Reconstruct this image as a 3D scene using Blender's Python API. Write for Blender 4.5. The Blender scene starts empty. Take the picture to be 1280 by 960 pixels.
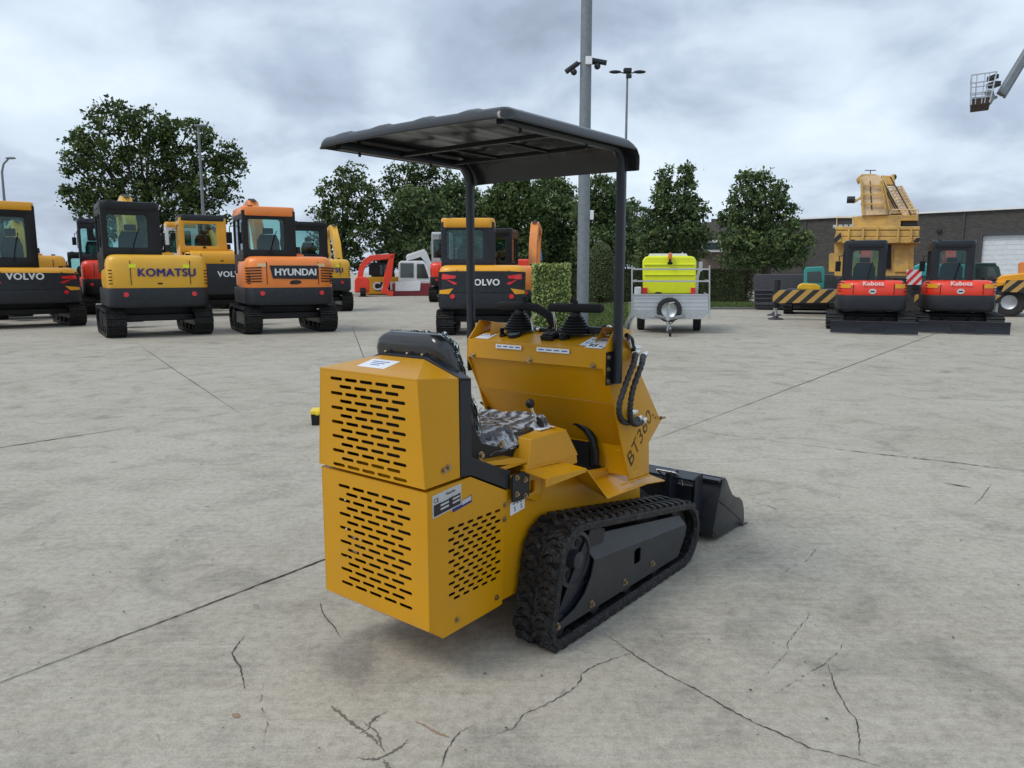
import bpy, bmesh, math, random
import numpy as np
from mathutils import Vector, Matrix, noise as mnoise
PI = math.pi
SC = bpy.context.scene
COL = SC.collection
R_ = math.radians
# ------------------------------------------------------------------ camera model
F_, CX, CY, CAMH = 940.0, 640.0, 480.0, 1.5
PITCH = math.atan(140 / F_)
def ground(px, py, z=0.0):
    dy = (py - CY) / F_
    d = (( px - CX) / F_, math.cos(PITCH) - math.sin(PITCH) * dy, -math.sin(PITCH) - math.cos(PITCH) * dy)
    t = (z - CAMH) / d[2]
    return Vector((d[0] * t, d[1] * t, z))
def at(px, py, Y):
    dy = (py - CY) / F_
    d = (( px - CX) / F_, math.cos(PITCH) - math.sin(PITCH) * dy, -math.sin(PITCH) - math.cos(PITCH) * dy)
    t = Y / d[1]
    return Vector((d[0] * t, Y, CAMH + d[2] * t))
# ------------------------------------------------------------------ materials
MATS = {}
def mat(name, col, rough=0.5, metal=0.0, coat=0.0, var=0.10, vs=4.0, bump=0.0, bs=40.0, spec=0.5, coat_r=0.08, dust=0.0):
    if name in MATS: return MATS[name]
    m = bpy.data.materials.new(name); m.use_nodes = True
    nt = m.node_tree; N = nt.nodes; L = nt.links
    b = N['Principled BSDF']
    b.inputs['Roughness'].default_value = rough
    b.inputs['Metallic'].default_value = metal
    b.inputs['Specular IOR Level'].default_value = spec
    b.inputs['Coat Weight'].default_value = coat
    b.inputs['Coat Roughness'].default_value = coat_r
    tc = N.new('ShaderNodeTexCoord')
    nz = N.new('ShaderNodeTexNoise'); nz.inputs['Scale'].default_value = vs; nz.inputs['Detail'].default_value = 6
    nz.inputs['Roughness'].default_value = 0.65
    L.new(tc.outputs['Object'], nz.inputs['Vector'])
    cr = N.new('ShaderNodeValToRGB')
    cr.color_ramp.elements[0].position = 0.3; cr.color_ramp.elements[1].position = 0.7
    c = list(col)
    cr.color_ramp.elements[0].color = [x * (1 - var) for x in c] + [1]
    cr.color_ramp.elements[1].color = [min(1, x * (1 + var)) for x in c] + [1]
    L.new(nz.outputs['Fac'], cr.inputs['Fac'])
    out = cr.outputs['Color']
    if dust > 0:
        n2 = N.new('ShaderNodeTexNoise'); n2.inputs['Scale'].default_value = vs * 3.1; n2.inputs['Detail'].default_value = 8
        L.new(tc.outputs['Object'], n2.inputs['Vector'])
        r2 = N.new('ShaderNodeMapRange'); r2.inputs[1].default_value = 0.5; r2.inputs[2].default_value = 0.8; r2.inputs[3].default_value = 0; r2.inputs[4].default_value = dust
        L.new(n2.outputs['Fac'], r2.inputs['Value'])
        mx = N.new('ShaderNodeMix'); mx.data_type = 'RGBA'
        L.new(r2.outputs[0], mx.inputs[0]); L.new(out, mx.inputs[6]); mx.inputs[7].default_value = (0.20, 0.185, 0.16, 1)
        out = mx.outputs[2]
    L.new(out, b.inputs['Base Color'])
    mr = N.new('ShaderNodeMapRange'); mr.inputs[3].default_value = max(0, rough - 0.07); mr.inputs[4].default_value = min(1, rough + 0.09)
    L.new(nz.outputs['Fac'], mr.inputs['Value']); L.new(mr.outputs[0], b.inputs['Roughness'])
    if bump > 0:
        nb = N.new('ShaderNodeTexNoise'); nb.inputs['Scale'].default_value = bs; nb.inputs['Detail'].default_value = 4
        L.new(tc.outputs['Object'], nb.inputs['Vector'])
        bp = N.new('ShaderNodeBump'); bp.inputs['Strength'].default_value = bump; bp.inputs['Distance'].default_value = 0.02
        L.new(nb.outputs['Fac'], bp.inputs['Height']); L.new(bp.outputs[0], b.inputs['Normal'])
    MATS[name] = m
    return m
Y_PAINT = mat('loader_yellow_paint', (0.57, 0.270, 0.002), 0.36, coat=0.22, var=0.05, vs=2.5, coat_r=0.15, spec=0.3, dust=0.09, bump=0.12, bs=4)
Y_EXC = mat('digger_yellow_paint', (0.80, 0.37, 0.015), 0.38, coat=0.15, var=0.08, vs=2, dust=0.12)
Y_KOM = mat('komatsu_yellow_paint', (0.78, 0.42, 0.03), 0.38, coat=0.15, var=0.06, vs=2, dust=0.10)
OR_HY = mat('orange_paint', (0.90, 0.25, 0.045), 0.35, coat=0.2, var=0.06, vs=2, dust=0.08)
OR_HI = mat('faded_orange_paint', (0.75, 0.25, 0.05), 0.45, coat=0.1, var=0.1, vs=2, dust=0.25)
RED = mat('red_orange_paint', (0.80, 0.045, 0.018), 0.33, coat=0.25, var=0.08, vs=2, dust=0.06)
DGREY = mat('dark_blue_grey_paint', (0.012, 0.015, 0.022), 0.38, coat=0.12, var=0.15, vs=5, spec=0.35)
COVERG = mat('charcoal_satin_paint', (0.022, 0.024, 0.028), 0.40, coat=0.12, var=0.2, vs=6, dust=0.06, spec=0.4)
SKIRT = mat('counterweight_grey_paint', (0.020, 0.023, 0.028), 0.5, var=0.15, vs=3, dust=0.07, spec=0.35)
BLACK = mat('black_plastic', (0.008, 0.008, 0.009), 0.45, var=0.2, spec=0.35)
ROOFM = mat('glossy_black_roof_plastic', (0.011, 0.012, 0.014), 0.28, coat=0.15, var=0.2, vs=3, coat_r=0.22, spec=0.5)
RUBBER = mat('track_rubber', (0.006, 0.006, 0.007), 0.5, var=0.4, vs=12, bump=0.5, bs=60, dust=0.2, spec=0.4)
TYRE = mat('tyre_rubber', (0.018, 0.018, 0.019), 0.75, var=0.3, vs=12, bump=0.3, dust=0.3)
STEELT = mat('steel_track_pads', (0.014, 0.013, 0.013), 0.55, metal=0.1, var=0.4, vs=9, bump=0.3, dust=0.35, spec=0.3)
SHOE_B = mat('dark_hole', (0.006, 0.006, 0.006), 0.8)
SILVER = mat('galvanised_steel', (0.52, 0.54, 0.55), 0.38, metal=0.85, var=0.12, vs=14)
CHROME = mat('bright_zinc', (0.75, 0.75, 0.74), 0.22, metal=1.0, var=0.05)
BRASS = mat('yellow_zinc_bolt', (0.42, 0.33, 0.21), 0.35, metal=1.0, var=0.15)
GALV = mat('galvanised_pole', (0.19, 0.215, 0.235), 0.6, metal=0.2, var=0.16, vs=9)
ALU = mat('aluminium_panel', (0.55, 0.57, 0.60), 0.42, metal=0.5, var=0.06)
WHITE = mat('white_paint', (0.75, 0.76, 0.76), 0.4, coat=0.2, var=0.05)
PALE = mat('sticker_white', (0.78, 0.80, 0.84), 0.35, var=0.04)
INK = mat('print_black', (0.015, 0.015, 0.02), 0.5)
BLUEINK = mat('print_blue', (0.02, 0.09, 0.35), 0.5)
NAVY = mat('letter_navy', (0.02, 0.015, 0.16), 0.4)
FLUO = mat('fluorescent_yellow_paint', (0.80, 0.86, 0.01), 0.4, coat=0.2, var=0.04, dust=0.06)
MAROON = mat('maroon_paint', (0.20, 0.02, 0.03), 0.4, coat=0.2, var=0.1)
TEAL = mat('teal_paint', (0.03, 0.30, 0.30), 0.4, coat=0.2, var=0.1)
BLUEP = mat('blue_paint', (0.03, 0.20, 0.50), 0.4, coat=0.2, var=0.1)
CRANEY = mat('crane_ochre_paint', (0.62, 0.385, 0.10), 0.5, var=0.22, vs=1.5, dust=0.6)
CRANEP = mat('crane_pale_paint', (0.74, 0.55, 0.32), 0.55, var=0.22, vs=1.5, dust=0.6)
RLAMP = mat('red_reflector', (0.75, 0.02, 0.03), 0.25, coat=0.5)
AMBER = mat('amber_lens', (0.75, 0.20, 0.02), 0.2, coat=0.5)
BOXG = mat('container_grey_paint', (0.05, 0.055, 0.065), 0.5, var=0.15, dust=0.2)
BARK = mat('bark', (0.055, 0.045, 0.035), 0.9, var=0.35, vs=8, bump=0.6, bs=20)
ROOFT = mat('roof_tiles', (0.10, 0.09, 0.085), 0.8, var=0.2, vs=9, bump=0.4, bs=18)
WOOD = mat('window_frame_white', (0.6, 0.6, 0.58), 0.5)
def glass_mat(name, tint, opac=0.45, rough=0.04):
    m = bpy.data.materials.new(name); m.use_nodes = True
    nt = m.node_tree; N = nt.nodes; L = nt.links; N.remove(N['Principled BSDF'])
    tr = N.new('ShaderNodeBsdfTransparent'); tr.inputs[0].default_value = tint + (1,)
    gl = N.new('ShaderNodeBsdfGlossy'); gl.inputs['Roughness'].default_value = rough; gl.inputs[0].default_value = (0.85, 0.95, 0.97, 1)
    fr = N.new('ShaderNodeFresnel'); fr.inputs[0].default_value = 1.5
    ma = N.new('ShaderNodeMath'); ma.operation = 'MULTIPLY_ADD'; ma.inputs[1].default_value = 1.0; ma.inputs[2].default_value = opac
    L.new(fr.outputs[0], ma.inputs[0])
    mx = N.new('ShaderNodeMixShader'); L.new(ma.outputs[0], mx.inputs[0]); L.new(tr.outputs[0], mx.inputs[1]); L.new(gl.outputs[0], mx.inputs[2])
    L.new(mx.outputs[0], N['Material Output'].inputs[0])
    MATS[name] = m; return m
GLASS = glass_mat('tinted_cab_glass', (0.72, 0.86, 0.84), 0.0)
# crinkled protective film
def film_mat():
    m = bpy.data.materials.new('crinkled_plastic_film'); m.use_nodes = True
    nt = m.node_tree; N = nt.nodes; L = nt.links; b = N['Principled BSDF']
    tc = N.new('ShaderNodeTexCoord')
    w = N.new('ShaderNodeTexWave'); w.inputs['Scale'].default_value = 5; w.inputs['Distortion'].default_value = 7; w.inputs['Detail'].default_value = 3; w.inputs['Detail Scale'].default_value = 3.0
    L.new(tc.outputs['Object'], w.inputs['Vector'])
    r = N.new('ShaderNodeValToRGB'); r.color_ramp.elements[0].position = 0.35; r.color_ramp.elements[1].position = 0.85
    r.color_ramp.elements[0].color = (0.07, 0.072, 0.078, 1); r.color_ramp.elements[1].color = (0.42, 0.44, 0.47, 1)
    L.new(w.outputs['Fac'], r.inputs[0]); L.new(r.outputs[0], b.inputs['Base Color'])
    b.inputs['Roughness'].default_value = 0.3; b.inputs['Coat Weight'].default_value = 0.35; b.inputs['Coat Roughness'].default_value = 0.18
    bp = N.new('ShaderNodeBump'); bp.inputs['Strength'].default_value = 0.9; bp.inputs['Distance'].default_value = 0.02
    L.new(w.outputs['Fac'], bp.inputs['Height']); L.new(bp.outputs[0], b.inputs['Normal']); L.new(bp.outputs[0], b.inputs['Coat Normal'])
    return m
FILM = film_mat()
def clearfilm_mat():
    m = glass_mat('clear_plastic_film', (0.93, 0.94, 0.95), 0.10, 0.12)
    nt = m.node_tree; N = nt.nodes; L = nt.links
    gl = [n for n in N if n.type == 'BSDF_GLOSSY'][0]; ma = [n for n in N if n.type == 'MATH'][0]
    tc = N.new('ShaderNodeTexCoord')
    w = N.new('ShaderNodeTexWave'); w.inputs['Scale'].default_value = 11; w.inputs['Distortion'].default_value = 10; w.inputs['Detail'].default_value = 4
    L.new(tc.outputs['Object'], w.inputs['Vector'])
    bp = N.new('ShaderNodeBump'); bp.inputs['Strength'].default_value = 1.0; bp.inputs['Distance'].default_value = 0.03
    L.new(w.outputs['Fac'], bp.inputs['Height']); L.new(bp.outputs[0], gl.inputs['Normal'])
    r = N.new('ShaderNodeMapRange'); r.inputs[1].default_value = 0.6; r.inputs[2].default_value = 1.0; r.inputs[3].default_value = 0.06; r.inputs[4].default_value = 0.75
    L.new(w.outputs['Fac'], r.inputs[0]); L.new(r.outputs[0], ma.inputs[2])
    return m
CLEARF = clearfilm_mat()
# hazard stripes, defined on the object's own x/z
def stripe_mat(name, c1, c2, scale, ang=R_(40)):
    m = bpy.data.materials.new(name); m.use_nodes = True
    nt = m.node_tree; N = nt.nodes; L = nt.links; b = N['Principled BSDF']; b.inputs['Roughness'].default_value = 0.5
    tc = N.new('ShaderNodeTexCoord'); sx = N.new('ShaderNodeSeparateXYZ'); L.new(tc.outputs['Object'], sx.inputs[0])
    a = N.new('ShaderNodeMath'); a.operation = 'MULTIPLY'; a.inputs[1].default_value = math.cos(ang) * scale; L.new(sx.outputs['X'], a.inputs[0])
    c = N.new('ShaderNodeMath'); c.operation = 'MULTIPLY_ADD'; c.inputs[1].default_value = -math.sin(ang) * scale; L.new(sx.outputs['Z'], c.inputs[0]); L.new(a.outputs[0], c.inputs[2])
    fr = N.new('ShaderNodeMath'); fr.operation = 'FRACT'; L.new(c.outputs[0], fr.inputs[0])
    g = N.new('ShaderNodeMath'); g.operation = 'GREATER_THAN'; g.inputs[1].default_value = 0.5; L.new(fr.outputs[0], g.inputs[0])
    mx = N.new('ShaderNodeMix'); mx.data_type = 'RGBA'; L.new(g.outputs[0], mx.inputs[0]); mx.inputs[6].default_value = c1 + (1,); mx.inputs[7].default_value = c2 + (1,)
    L.new(mx.outputs[2], b.inputs['Base Color']); MATS[name] = m; return m
HAZ = stripe_mat('black_ochre_stripes', (0.02, 0.02, 0.02), (0.50, 0.30, 0.08), 3.6, R_(45))
REDW = stripe_mat('red_white_stripes', (0.65, 0.03, 0.04), (0.7, 0.7, 0.7), 5.5, R_(40))
# ------------------------------------------------------------------ mesh builder
class M:
    def __init__(s): s.v = []; s.f = []; s.mi = []; s.marks = []
    def mark(s): s.marks.append((len(s.v), len(s.f)))
    def add(s, verts, faces, m=0, T=None):
        o = len(s.v)
        if T is not None: verts = [T @ Vector(p) for p in verts]
        s.v += [tuple(p) for p in verts]; s.f += [tuple(i + o for i in f) for f in faces]; s.mi += [m] * len(faces)
        return s
    def box(s, c, d, rot=None, m=0, taper=1.0):
        x, y, z = [a / 2 for a in d]
        vs = [(sx * x * (taper if sz > 0 else 1), sy * y * (taper if sz > 0 else 1), sz * z) for sz in (-1, 1) for sy in (-1, 1) for sx in (-1, 1)]
        T = Matrix.Translation(c)
        if rot is not None: T = T @ (rot if isinstance(rot, Matrix) else Matrix.Rotation(rot, 4, 'Z'))
        return s.add(vs, [(0, 2, 3, 1), (4, 5, 7, 6), (0, 1, 5, 4), (2, 6, 7, 3), (0, 4, 6, 2), (1, 3, 7, 5)], m, T)
    def prism(s, poly, axis, a, b, m=0, T=None):
        n = len(poly)
        def P(p, h): return {'x': (h, p[0], p[1]), 'y': (p[0], h, p[1]), 'z': (p[0], p[1], h)}[axis]
        vs = [P(p, a) for p in poly] + [P(p, b) for p in poly]
        fs = [tuple(range(n)), tuple(range(2 * n - 1, n - 1, -1))] + [(i, (i + 1) % n, n + (i + 1) % n, n + i) for i in range(n)]
        return s.add(vs, fs, m, T)
    def loft(s, rings, m=0, caps=True, closed=True):
        n = len(rings[0]); vs = [p for r in rings for p in r]; fs = []
        for k in range(len(rings) - 1):
            for i in range(n if closed else n - 1):
                j = (i + 1) % n
                fs.append((k * n + i, k * n + j, (k + 1) * n + j, (k + 1) * n + i))
        if caps and closed: fs += [tuple(range(n)), tuple(range(len(vs) - 1, len(vs) - n - 1, -1))]
        return s.add(vs, fs, m)
    def cyl(s, p0, p1, r, r1=None, n=16, m=0):
        return s.tube([p0, p1], [r, r if r1 is None else r1], n, m)
    def tube(s, path, r, n=10, m=0, sq=0.0, aspect=1.0, upv=None):
        P = [Vector(p) for p in path]; rings = []
        if not hasattr(r, '__len__'): r = [r] * len(P)
        prev = None
        for i, p in enumerate(P):
            t = (P[min(i + 1, len(P) - 1)] - P[max(i - 1, 0)]).normalized()
            if prev is None:
                a = Vector(upv) if upv else (Vector((0, 0, 1)) if abs(t.z) < 0.9 else Vector((1, 0, 0)))
                prev = a
            u = (prev - t * prev.dot(t))
            if u.length < 1e-5: u = t.orthogonal()
            u.normalize(); w = t.cross(u); prev = u
            rr = r[i]
            if sq:
                st = [(1, 1 - sq), (1 - sq, 1), (-1 + sq, 1), (-1, 1 - sq), (-1, -1 + sq), (-1 + sq, -1), (1 - sq, -1), (1, -1 + sq)]
                rings.append([p + u * (a * rr) + w * (b * rr * aspect) for a, b in st])
            else:
                rings.append([p + (u * math.cos(2 * PI * k / n) + w * math.sin(2 * PI * k / n)) * rr for k in range(n)])
        return s.loft(rings, m)
    def lathe(s, prof, n=24, m=0, T=None, caps=True):
        vs = []; fs = []
        for (r, z) in prof: vs += [(r * math.cos(2 * PI * k / n), r * math.sin(2 * PI * k / n), z) for k in range(n)]
        for k in range(len(prof) - 1):
            for i in range(n): j = (i + 1) % n; fs.append((k * n + i, k * n + j, (k + 1) * n + j, (k + 1) * n + i))
        if caps: fs += [tuple(range(n)), tuple(range(len(vs) - 1, len(vs) - n - 1, -1))]
        return s.add(vs, fs, m, T)
    def ball(s, c, r, n=12, m=0):
        if not hasattr(r, '__len__'): r = (r, r, r)
        vs = []; fs = []; k = n // 2
        for i in range(k + 1):
            th = PI * i / k
            for j in range(n): vs.append((c[0] + r[0] * math.sin(th) * math.cos(2 * PI * j / n), c[1] + r[1] * math.sin(th) * math.sin(2 * PI * j / n), c[2] + r[2] * math.cos(th)))
        for i in range(k):
            for j in range(n): q = (j + 1) % n; fs.append((i * n + j, i * n + q, (i + 1) * n + q, (i + 1) * n + j))
        return s.add(vs, fs, m)
    def mesh(s, me, m=0, T=None):
        return s.add([v.co.copy() for v in me.vertices], [tuple(p.vertices) for p in me.polygons], m, T)
    def plate(s, outline, holes, T, th=0.003, m=0, bev=0.0):
        me = curve_mesh([outline] + list(holes), th, bev); s.mesh(me, m, T); bpy.data.meshes.remove(me); return s
    def build(s, name, mats, parent=None, smooth=35, bevel=0.0, seg=2, recalc=True):
        if len(s.marks) > 1:      # several pieces: one object each
            first = None; ends = s.marks[1:] + [(len(s.v), len(s.f))]
            s.marks[0] = (0, 0)
            for (v0, f0), (v1, f1) in zip(s.marks, ends):
                q = M(); q.v = s.v[v0:v1]; q.f = [tuple(i - v0 for i in f) for f in s.f[f0:f1]]; q.mi = s.mi[f0:f1]
                o = q.build(name, mats, parent, smooth, bevel, seg, recalc); first = first or o
            return first
        me = bpy.data.meshes.new(name); me.from_pydata(s.v, [], s.f)
        if not isinstance(mats, (list, tuple)): mats = [mats]
        for a in mats: me.materials.append(a)
        me.polygons.foreach_set('material_index', s.mi)
        bm = bmesh.new(); bm.from_mesh(me)
        bmesh.ops.remove_doubles(bm, verts=bm.verts, dist=1e-5)
        if recalc: bmesh.ops.recalc_face_normals(bm, faces=bm.faces)
        bm.to_mesh(me); bm.free()
        if smooth: 
            me.polygons.foreach_set('use_smooth', [True] * len(me.polygons)); me.set_sharp_from_angle(angle=R_(smooth))
        me.update()
        o = bpy.data.objects.new(name, me); COL.objects.link(o)
        if parent is not None: o.parent = parent
        if bevel > 0:
            b = o.modifiers.new('bevel', 'BEVEL'); b.width = bevel; b.segments = seg; b.limit_method = 'ANGLE'; b.angle_limit = R_(35); b.harden_normals = True
        return o
def curve_mesh(splines, th, bev=0.0):
    cu = bpy.data.curves.new('c', 'CURVE'); cu.dimensions = '2D'; cu.fill_mode = 'BOTH'; cu.extrude = th / 2
    if bev: cu.bevel_depth = bev; cu.bevel_resolution = 1; cu.offset = -bev
    for pts in splines:
        sp = cu.splines.new('POLY'); sp.points.add(len(pts) - 1)
        for q, p in zip(sp.points, pts): q.co = (p[0], p[1], 0, 1)
        sp.use_cyclic_u = True
    o = bpy.data.objects.new('c', cu); me = bpy.data.meshes.new_from_object(o)
    bpy.data.objects.remove(o); bpy.data.curves.remove(cu); return me
def text_mesh(txt, size, th=0.002, bold=0.0, shear=0.0, space=1.0):
    cu = bpy.data.curves.new('t', 'FONT'); cu.body = txt; cu.size = size; cu.extrude = th / 2; cu.offset = bold * size
    cu.align_x = 'CENTER'; cu.align_y = 'CENTER'; cu.shear = shear; cu.space_character = space
    o = bpy.data.objects.new('t', cu); me = bpy.data.meshes.new_from_object(o)
    bpy.data.objects.remove(o); bpy.data.curves.remove(cu); return me
def frame(o, xd, yd):
    xd = Vector(xd).normalized(); yd = Vector(yd); yd = (yd - xd * yd.dot(xd)).normalized(); zd = xd.cross(yd)
    m = Matrix((xd, yd, zd)).transposed().to_4x4(); return Matrix.Translation(o) @ m
def TX(x): return frame((x, 0, 0), (0, 1, 0), (0, 0, 1))       # plate in y/z plane
def TY(y): return frame((0, y, 0), (1, 0, 0), (0, 0, 1))       # plate in x/z plane, facing -y
def TZ(z): return Matrix.Translation((0, 0, z))
def slot(cx, cy, w, h, n=4):
    r = h / 2; a = w / 2 - r; pts = []
    for k in range(n + 1): t = -PI / 2 + PI * k / n; pts.append((cx + a + r * math.cos(t), cy + r * math.sin(t)))
    for k in range(n + 1): t = PI / 2 + PI * k / n; pts.append((cx - a + r * math.cos(t), cy + r * math.sin(t)))
    return pts
def rrect(cx, cy, w, h, r, n=4):
    pts = []
    for sx, sy, a0 in ((1, -1, -90), (1, 1, 0), (-1, 1, 90), (-1, -1, 180)):
        for k in range(n + 1):
            t = R_(a0 + 90 * k / n); pts.append((cx + sx * (w / 2 - r) + r * math.cos(t), cy + sy * (h / 2 - r) + r * math.sin(t)))
    return pts
def tag(o, label=None, cat=None, group=None, kind=None):
    if label: o['label'] = label
    if cat: o['category'] = cat
    if group: o['group'] = group
    if kind: o['kind'] = kind
    return o
def thing(name, loc, rz, label, cat, group=None):
    o = bpy.data.objects.new(name, None); COL.objects.link(o); o.location = loc; o.rotation_euler = (0, 0, rz); o.empty_display_size = 0.2
    return tag(o, label, cat, group)
def bolt(m, p, axis, r=0.008, h=0.006, mi=0):
    p = Vector(p); a = Vector(axis).normalized(); m.mark()
    m.tube([p, p + a * 0.0015], r * 1.6, 14, mi); m.tube([p + a * 0.0015, p + a * h], r, 6, mi)
def belt_path(circs, step):
    # convex hull of circles given as (y, z, r), resampled at about `step`
    pts = []
    for (y, z, r) in circs:
        for k in range(96): t = 2 * PI * k / 96; pts.append((y + r * math.cos(t), z + r * math.sin(t)))
    pts = sorted(set(pts))
    def half(ps):
        h = []
        for p in ps:
            while len(h) > 1 and (h[-1][0] - h[-2][0]) * (p[1] - h[-2][1]) - (h[-1][1] - h[-2][1]) * (p[0] - h[-2][0]) <= 0: h.pop()
            h.append(p)
        return h[:-1]
    hull = half(pts) + half(pts[::-1])
    seg = []; tot = 0
    for i in range(len(hull)):
        a, b = hull[i], hull[(i + 1) % len(hull)]; d = math.dist(a, b); seg.append((tot, d, a, b)); tot += d
    n = max(8, round(tot / step)); out = []; j = 0
    for k in range(n):
        s = tot * k / n
        while j < len(seg) - 1 and s > seg[j][0] + seg[j][1]: j += 1
        s0, d, a, b = seg[j]; u = (s - s0) / d if d else 0
        y = a[0] + (b[0] - a[0]) * u; z = a[1] + (b[1] - a[1]) * u
        ty, tz = (b[0] - a[0]) / d, (b[1] - a[1]) / d
        out.append((y, z, ty, tz))       # CCW: outward normal = (tz, -ty)
    return out, tot / n
# ================================================================== THE COMPACT LOADER
HEAD = R_(38.6)
_F = Vector((math.sin(HEAD), math.cos(HEAD), 0)); _Rt = Vector((math.cos(HEAD), -math.sin(HEAD), 0))
_O = ground(698, 818)
LROOT = _O - _Rt * 0.495
loader = thing('mini_skid_loader', LROOT, -HEAD, 'yellow ride-on mini skid loader with black canopy, rubber tracks and front bucket, nearest machine', 'loader')
def part(m, name, mats, parent=loader, **k): return m.build(name, mats, parent, **k)
HX = 0.29
# ---- lower engine cover (slotted sheet steel)
m = M()
YR = -0.512
holes = []
for r in range(15):
    z = 0.686 - r * 0.028
    for c in range(5 if r % 2 == 0 else 4):
        holes.append(slot(-0.157 + c * 0.0825 + (0 if r % 2 == 0 else 0.044), z, 0.068, 0.0125))
m.plate([(-HX, 0.236), (HX, 0.236), (HX, 0.742), (-HX, 0.742)], holes, TY(YR + 0.0015), 0.003)
m.prism([(YR + .0032, 0.236), (-0.441, 0.182), (-0.12, 0.190), (-0.12, 0.187), (-0.441, 0.178), (YR, 0.232)], 'x', -HX, HX)
for s in (1, -1):
    out = [(YR, 0.236), (-0.441, 0.18), (-0.105, 0.19), (-0.07, 0.648), (-0.286, 0.752), (YR, 0.744)]
    hs = []
    for r in range(14):
        z = 0.582 - r * 0.0208
        for c in range(6 if r % 2 == 0 else 5):
            hs.append(slot(-0.392 + c * 0.0525 + (0 if r % 2 == 0 else 0.026), z, 0.036, 0.0112, 3))
    m.plate(out, hs, TX(s * (HX - 0.0015 + 0.0017)), 0.003)
m.prism([(YR + .003, 0.7425), (-0.286, 0.7495), (-0.28, 0.745), (YR + .003, 0.739)], 'x', -HX + .001, HX - .001)
for s in (1, -1): m.tube([(s * (HX - .001), YR + .003, 0.237), (s * (HX - .001), YR + .003, 0.742)], 0.0042, 10)
cover_lo = part(m, 'lower_engine_cover', Y_PAINT)
m = M()
for s in (1, -1):
    for (y, z) in ((-0.368, 0.224), (-0.14, 0.231), (-0.085, 0.596), (-0.09, 0.539)): bolt(m, (s * (HX + 0.003), y, z), (s, 0, 0), 0.007, 0.008)
part(m, 'bolt', BRASS, cover_lo)
# ---- upper engine cover
m = M()
zt, zb = 1.139, 0.757
def hw(z): return HX + 0.002 - 0.028 * (z - zb) / (zt - zb)
YU = -0.522
holes = []
for r in range(13):
    z = 1.104 - r * 0.0277
    for c in range(5 if r % 2 == 0 else 4):
        holes.append(slot(-0.170 + c * 0.0845 + (0 if r % 2 == 0 else 0.052), z, 0.070, 0.0125))
m.plate([(-hw(zb), zb), (hw(zb), zb), (hw(zt), zt), (-hw(zt), zt)], holes, TY(YU + 0.0015), 0.003)
for s in (1, -1):
    a = [(s * hw(zb), YU, zb), (s * hw(zt), YU, zt), (s * 0.29, -0.343, 1.125), (s * (HX + .002), -0.343, 0.762)]
    b = [(p[0] - s * 0.003, p[1] + .0001, p[2]) for p in a]
    m.add(a + b, [(0, 1, 2, 3), (7, 6, 5, 4), (0, 1, 5, 4), (1, 2, 6, 5), (2, 3, 7, 6), (3, 0, 4, 7)])
t = [(-hw(zt), YU, zt), (hw(zt), YU, zt), (0.29, -0.343, 1.125), (0.12, -0.343, 1.181), (-0.12, -0.343, 1.181), (-0.29, -0.343, 1.125)]
tb = [(p[0], p[1], p[2] - 0.003) for p in t]
m.add(t + tb, [(1, 2, 3), (0, 1, 3, 4), (0, 4, 5), (9, 8, 7), (10, 9, 7, 6), (11, 10, 6)] + [(i, (i + 1) % 6, 6 + (i + 1) % 6, 6 + i) for i in range(6)])
m.prism([(YU + .003, zb), (-0.343, 0.762), (-0.343, 0.766), (YU + .003, zb + 0.004)], 'x', -HX + .002, HX - .002)
for s in (1, -1): m.tube([(s * (hw(zb) - .003), YU + .003, zb), (s * (hw(zt) - .003), YU + .003, zt - .003)], 0.0042, 10)
m.tube([(-hw(zt) + .003, YU + .003, zt - .0035), (hw(zt) - .003, YU + .003, zt - .0035)], 0.0042, 10)
cover_up = part(m, 'upper_engine_cover', Y_PAINT, smooth=20)
m = M()
for s in (1, -1):
    for (y, z) in ((-0.428, 0.806), (-0.405, 0.812)): bolt(m, (s * (hw(z) + .0045), y, z), (s, 0, 0), 0.008, 0.010)
part(m, 'bolt', BRASS, cover_up)
m = M()
T = frame((-0.035, -0.43, 1.1615), (1, 0, 0), (0, 0.179, 0.042))
m.plate(rrect(0, 0, 0.15, 0.085, 0.004), [], T, 0.001)
for k in range(3): m.plate(rrect(-0.005, 0.02 - k * 0.017, 0.09 - 0.02 * k, 0.005, .001), [], T @ TZ(0.0009), 0.0006, 1)
part(m, 'sticker', [PALE, BLUEINK], cover_up)
# ---- engine / radiator stand-in: black box added so the slots read dark
m = M()
m.box((0, -0.22, 0.47), (0.50, 0.42, 0.46)); m.box((0, -0.40, 0.95), (0.46, 0.10, 0.30))
for k in range(9): m.box((0, -0.436 + 0.0, 0.30 + k * 0.04), (0.42, 0.012, 0.006), m=1)
m.cyl((-0.18, -0.44, 0.36), (-0.18, -0.44, 0.44), 0.035, m=1); m.cyl((0.1, -0.45, 0.33), (0.22, -0.45, 0.36), 0.02, m=1)
for (x, z) in ((-0.155, 0.475), (-0.125, 0.455), (-0.15, 0.41)): m.box((x, -0.47, z), (0.035, 0.02, 0.022), m=2)  # chrome bits stand in for bright ground glimpsed through the slots
part(m, 'dark_engine_backing', [BLACK, DGREY, CHROME], bevel=0)
# ---- main frame
m = M()
side = [(-0.10, 0.20), (0.98, 0.20), (1.02, 0.36), (1.0, 0.545), (0.55, 0.60), (0.30, 0.664), (0.0, 0.70), (-0.062, 0.70), (-0.068, 0.64)]
for s in (1, -1): m.prism(side, 'x', s * 0.272, s * 0.284)
m.box((0, 0.42, 0.24), (0.54, 1.0, 0.08)); m.box((0, 0.05, 0.60), (0.54, 0.30, 0.10)); m.box((0, 0.96, 0.40), (0.54, 0.06, 0.3))
part(m, 'main_frame', Y_PAINT, bevel=0.002)
m = M(); m.box((0, 0.35, 0.45), (0.5, 0.7, 0.28)); part(m, 'hydraulic_tank', BLACK, bevel=.01)
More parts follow.
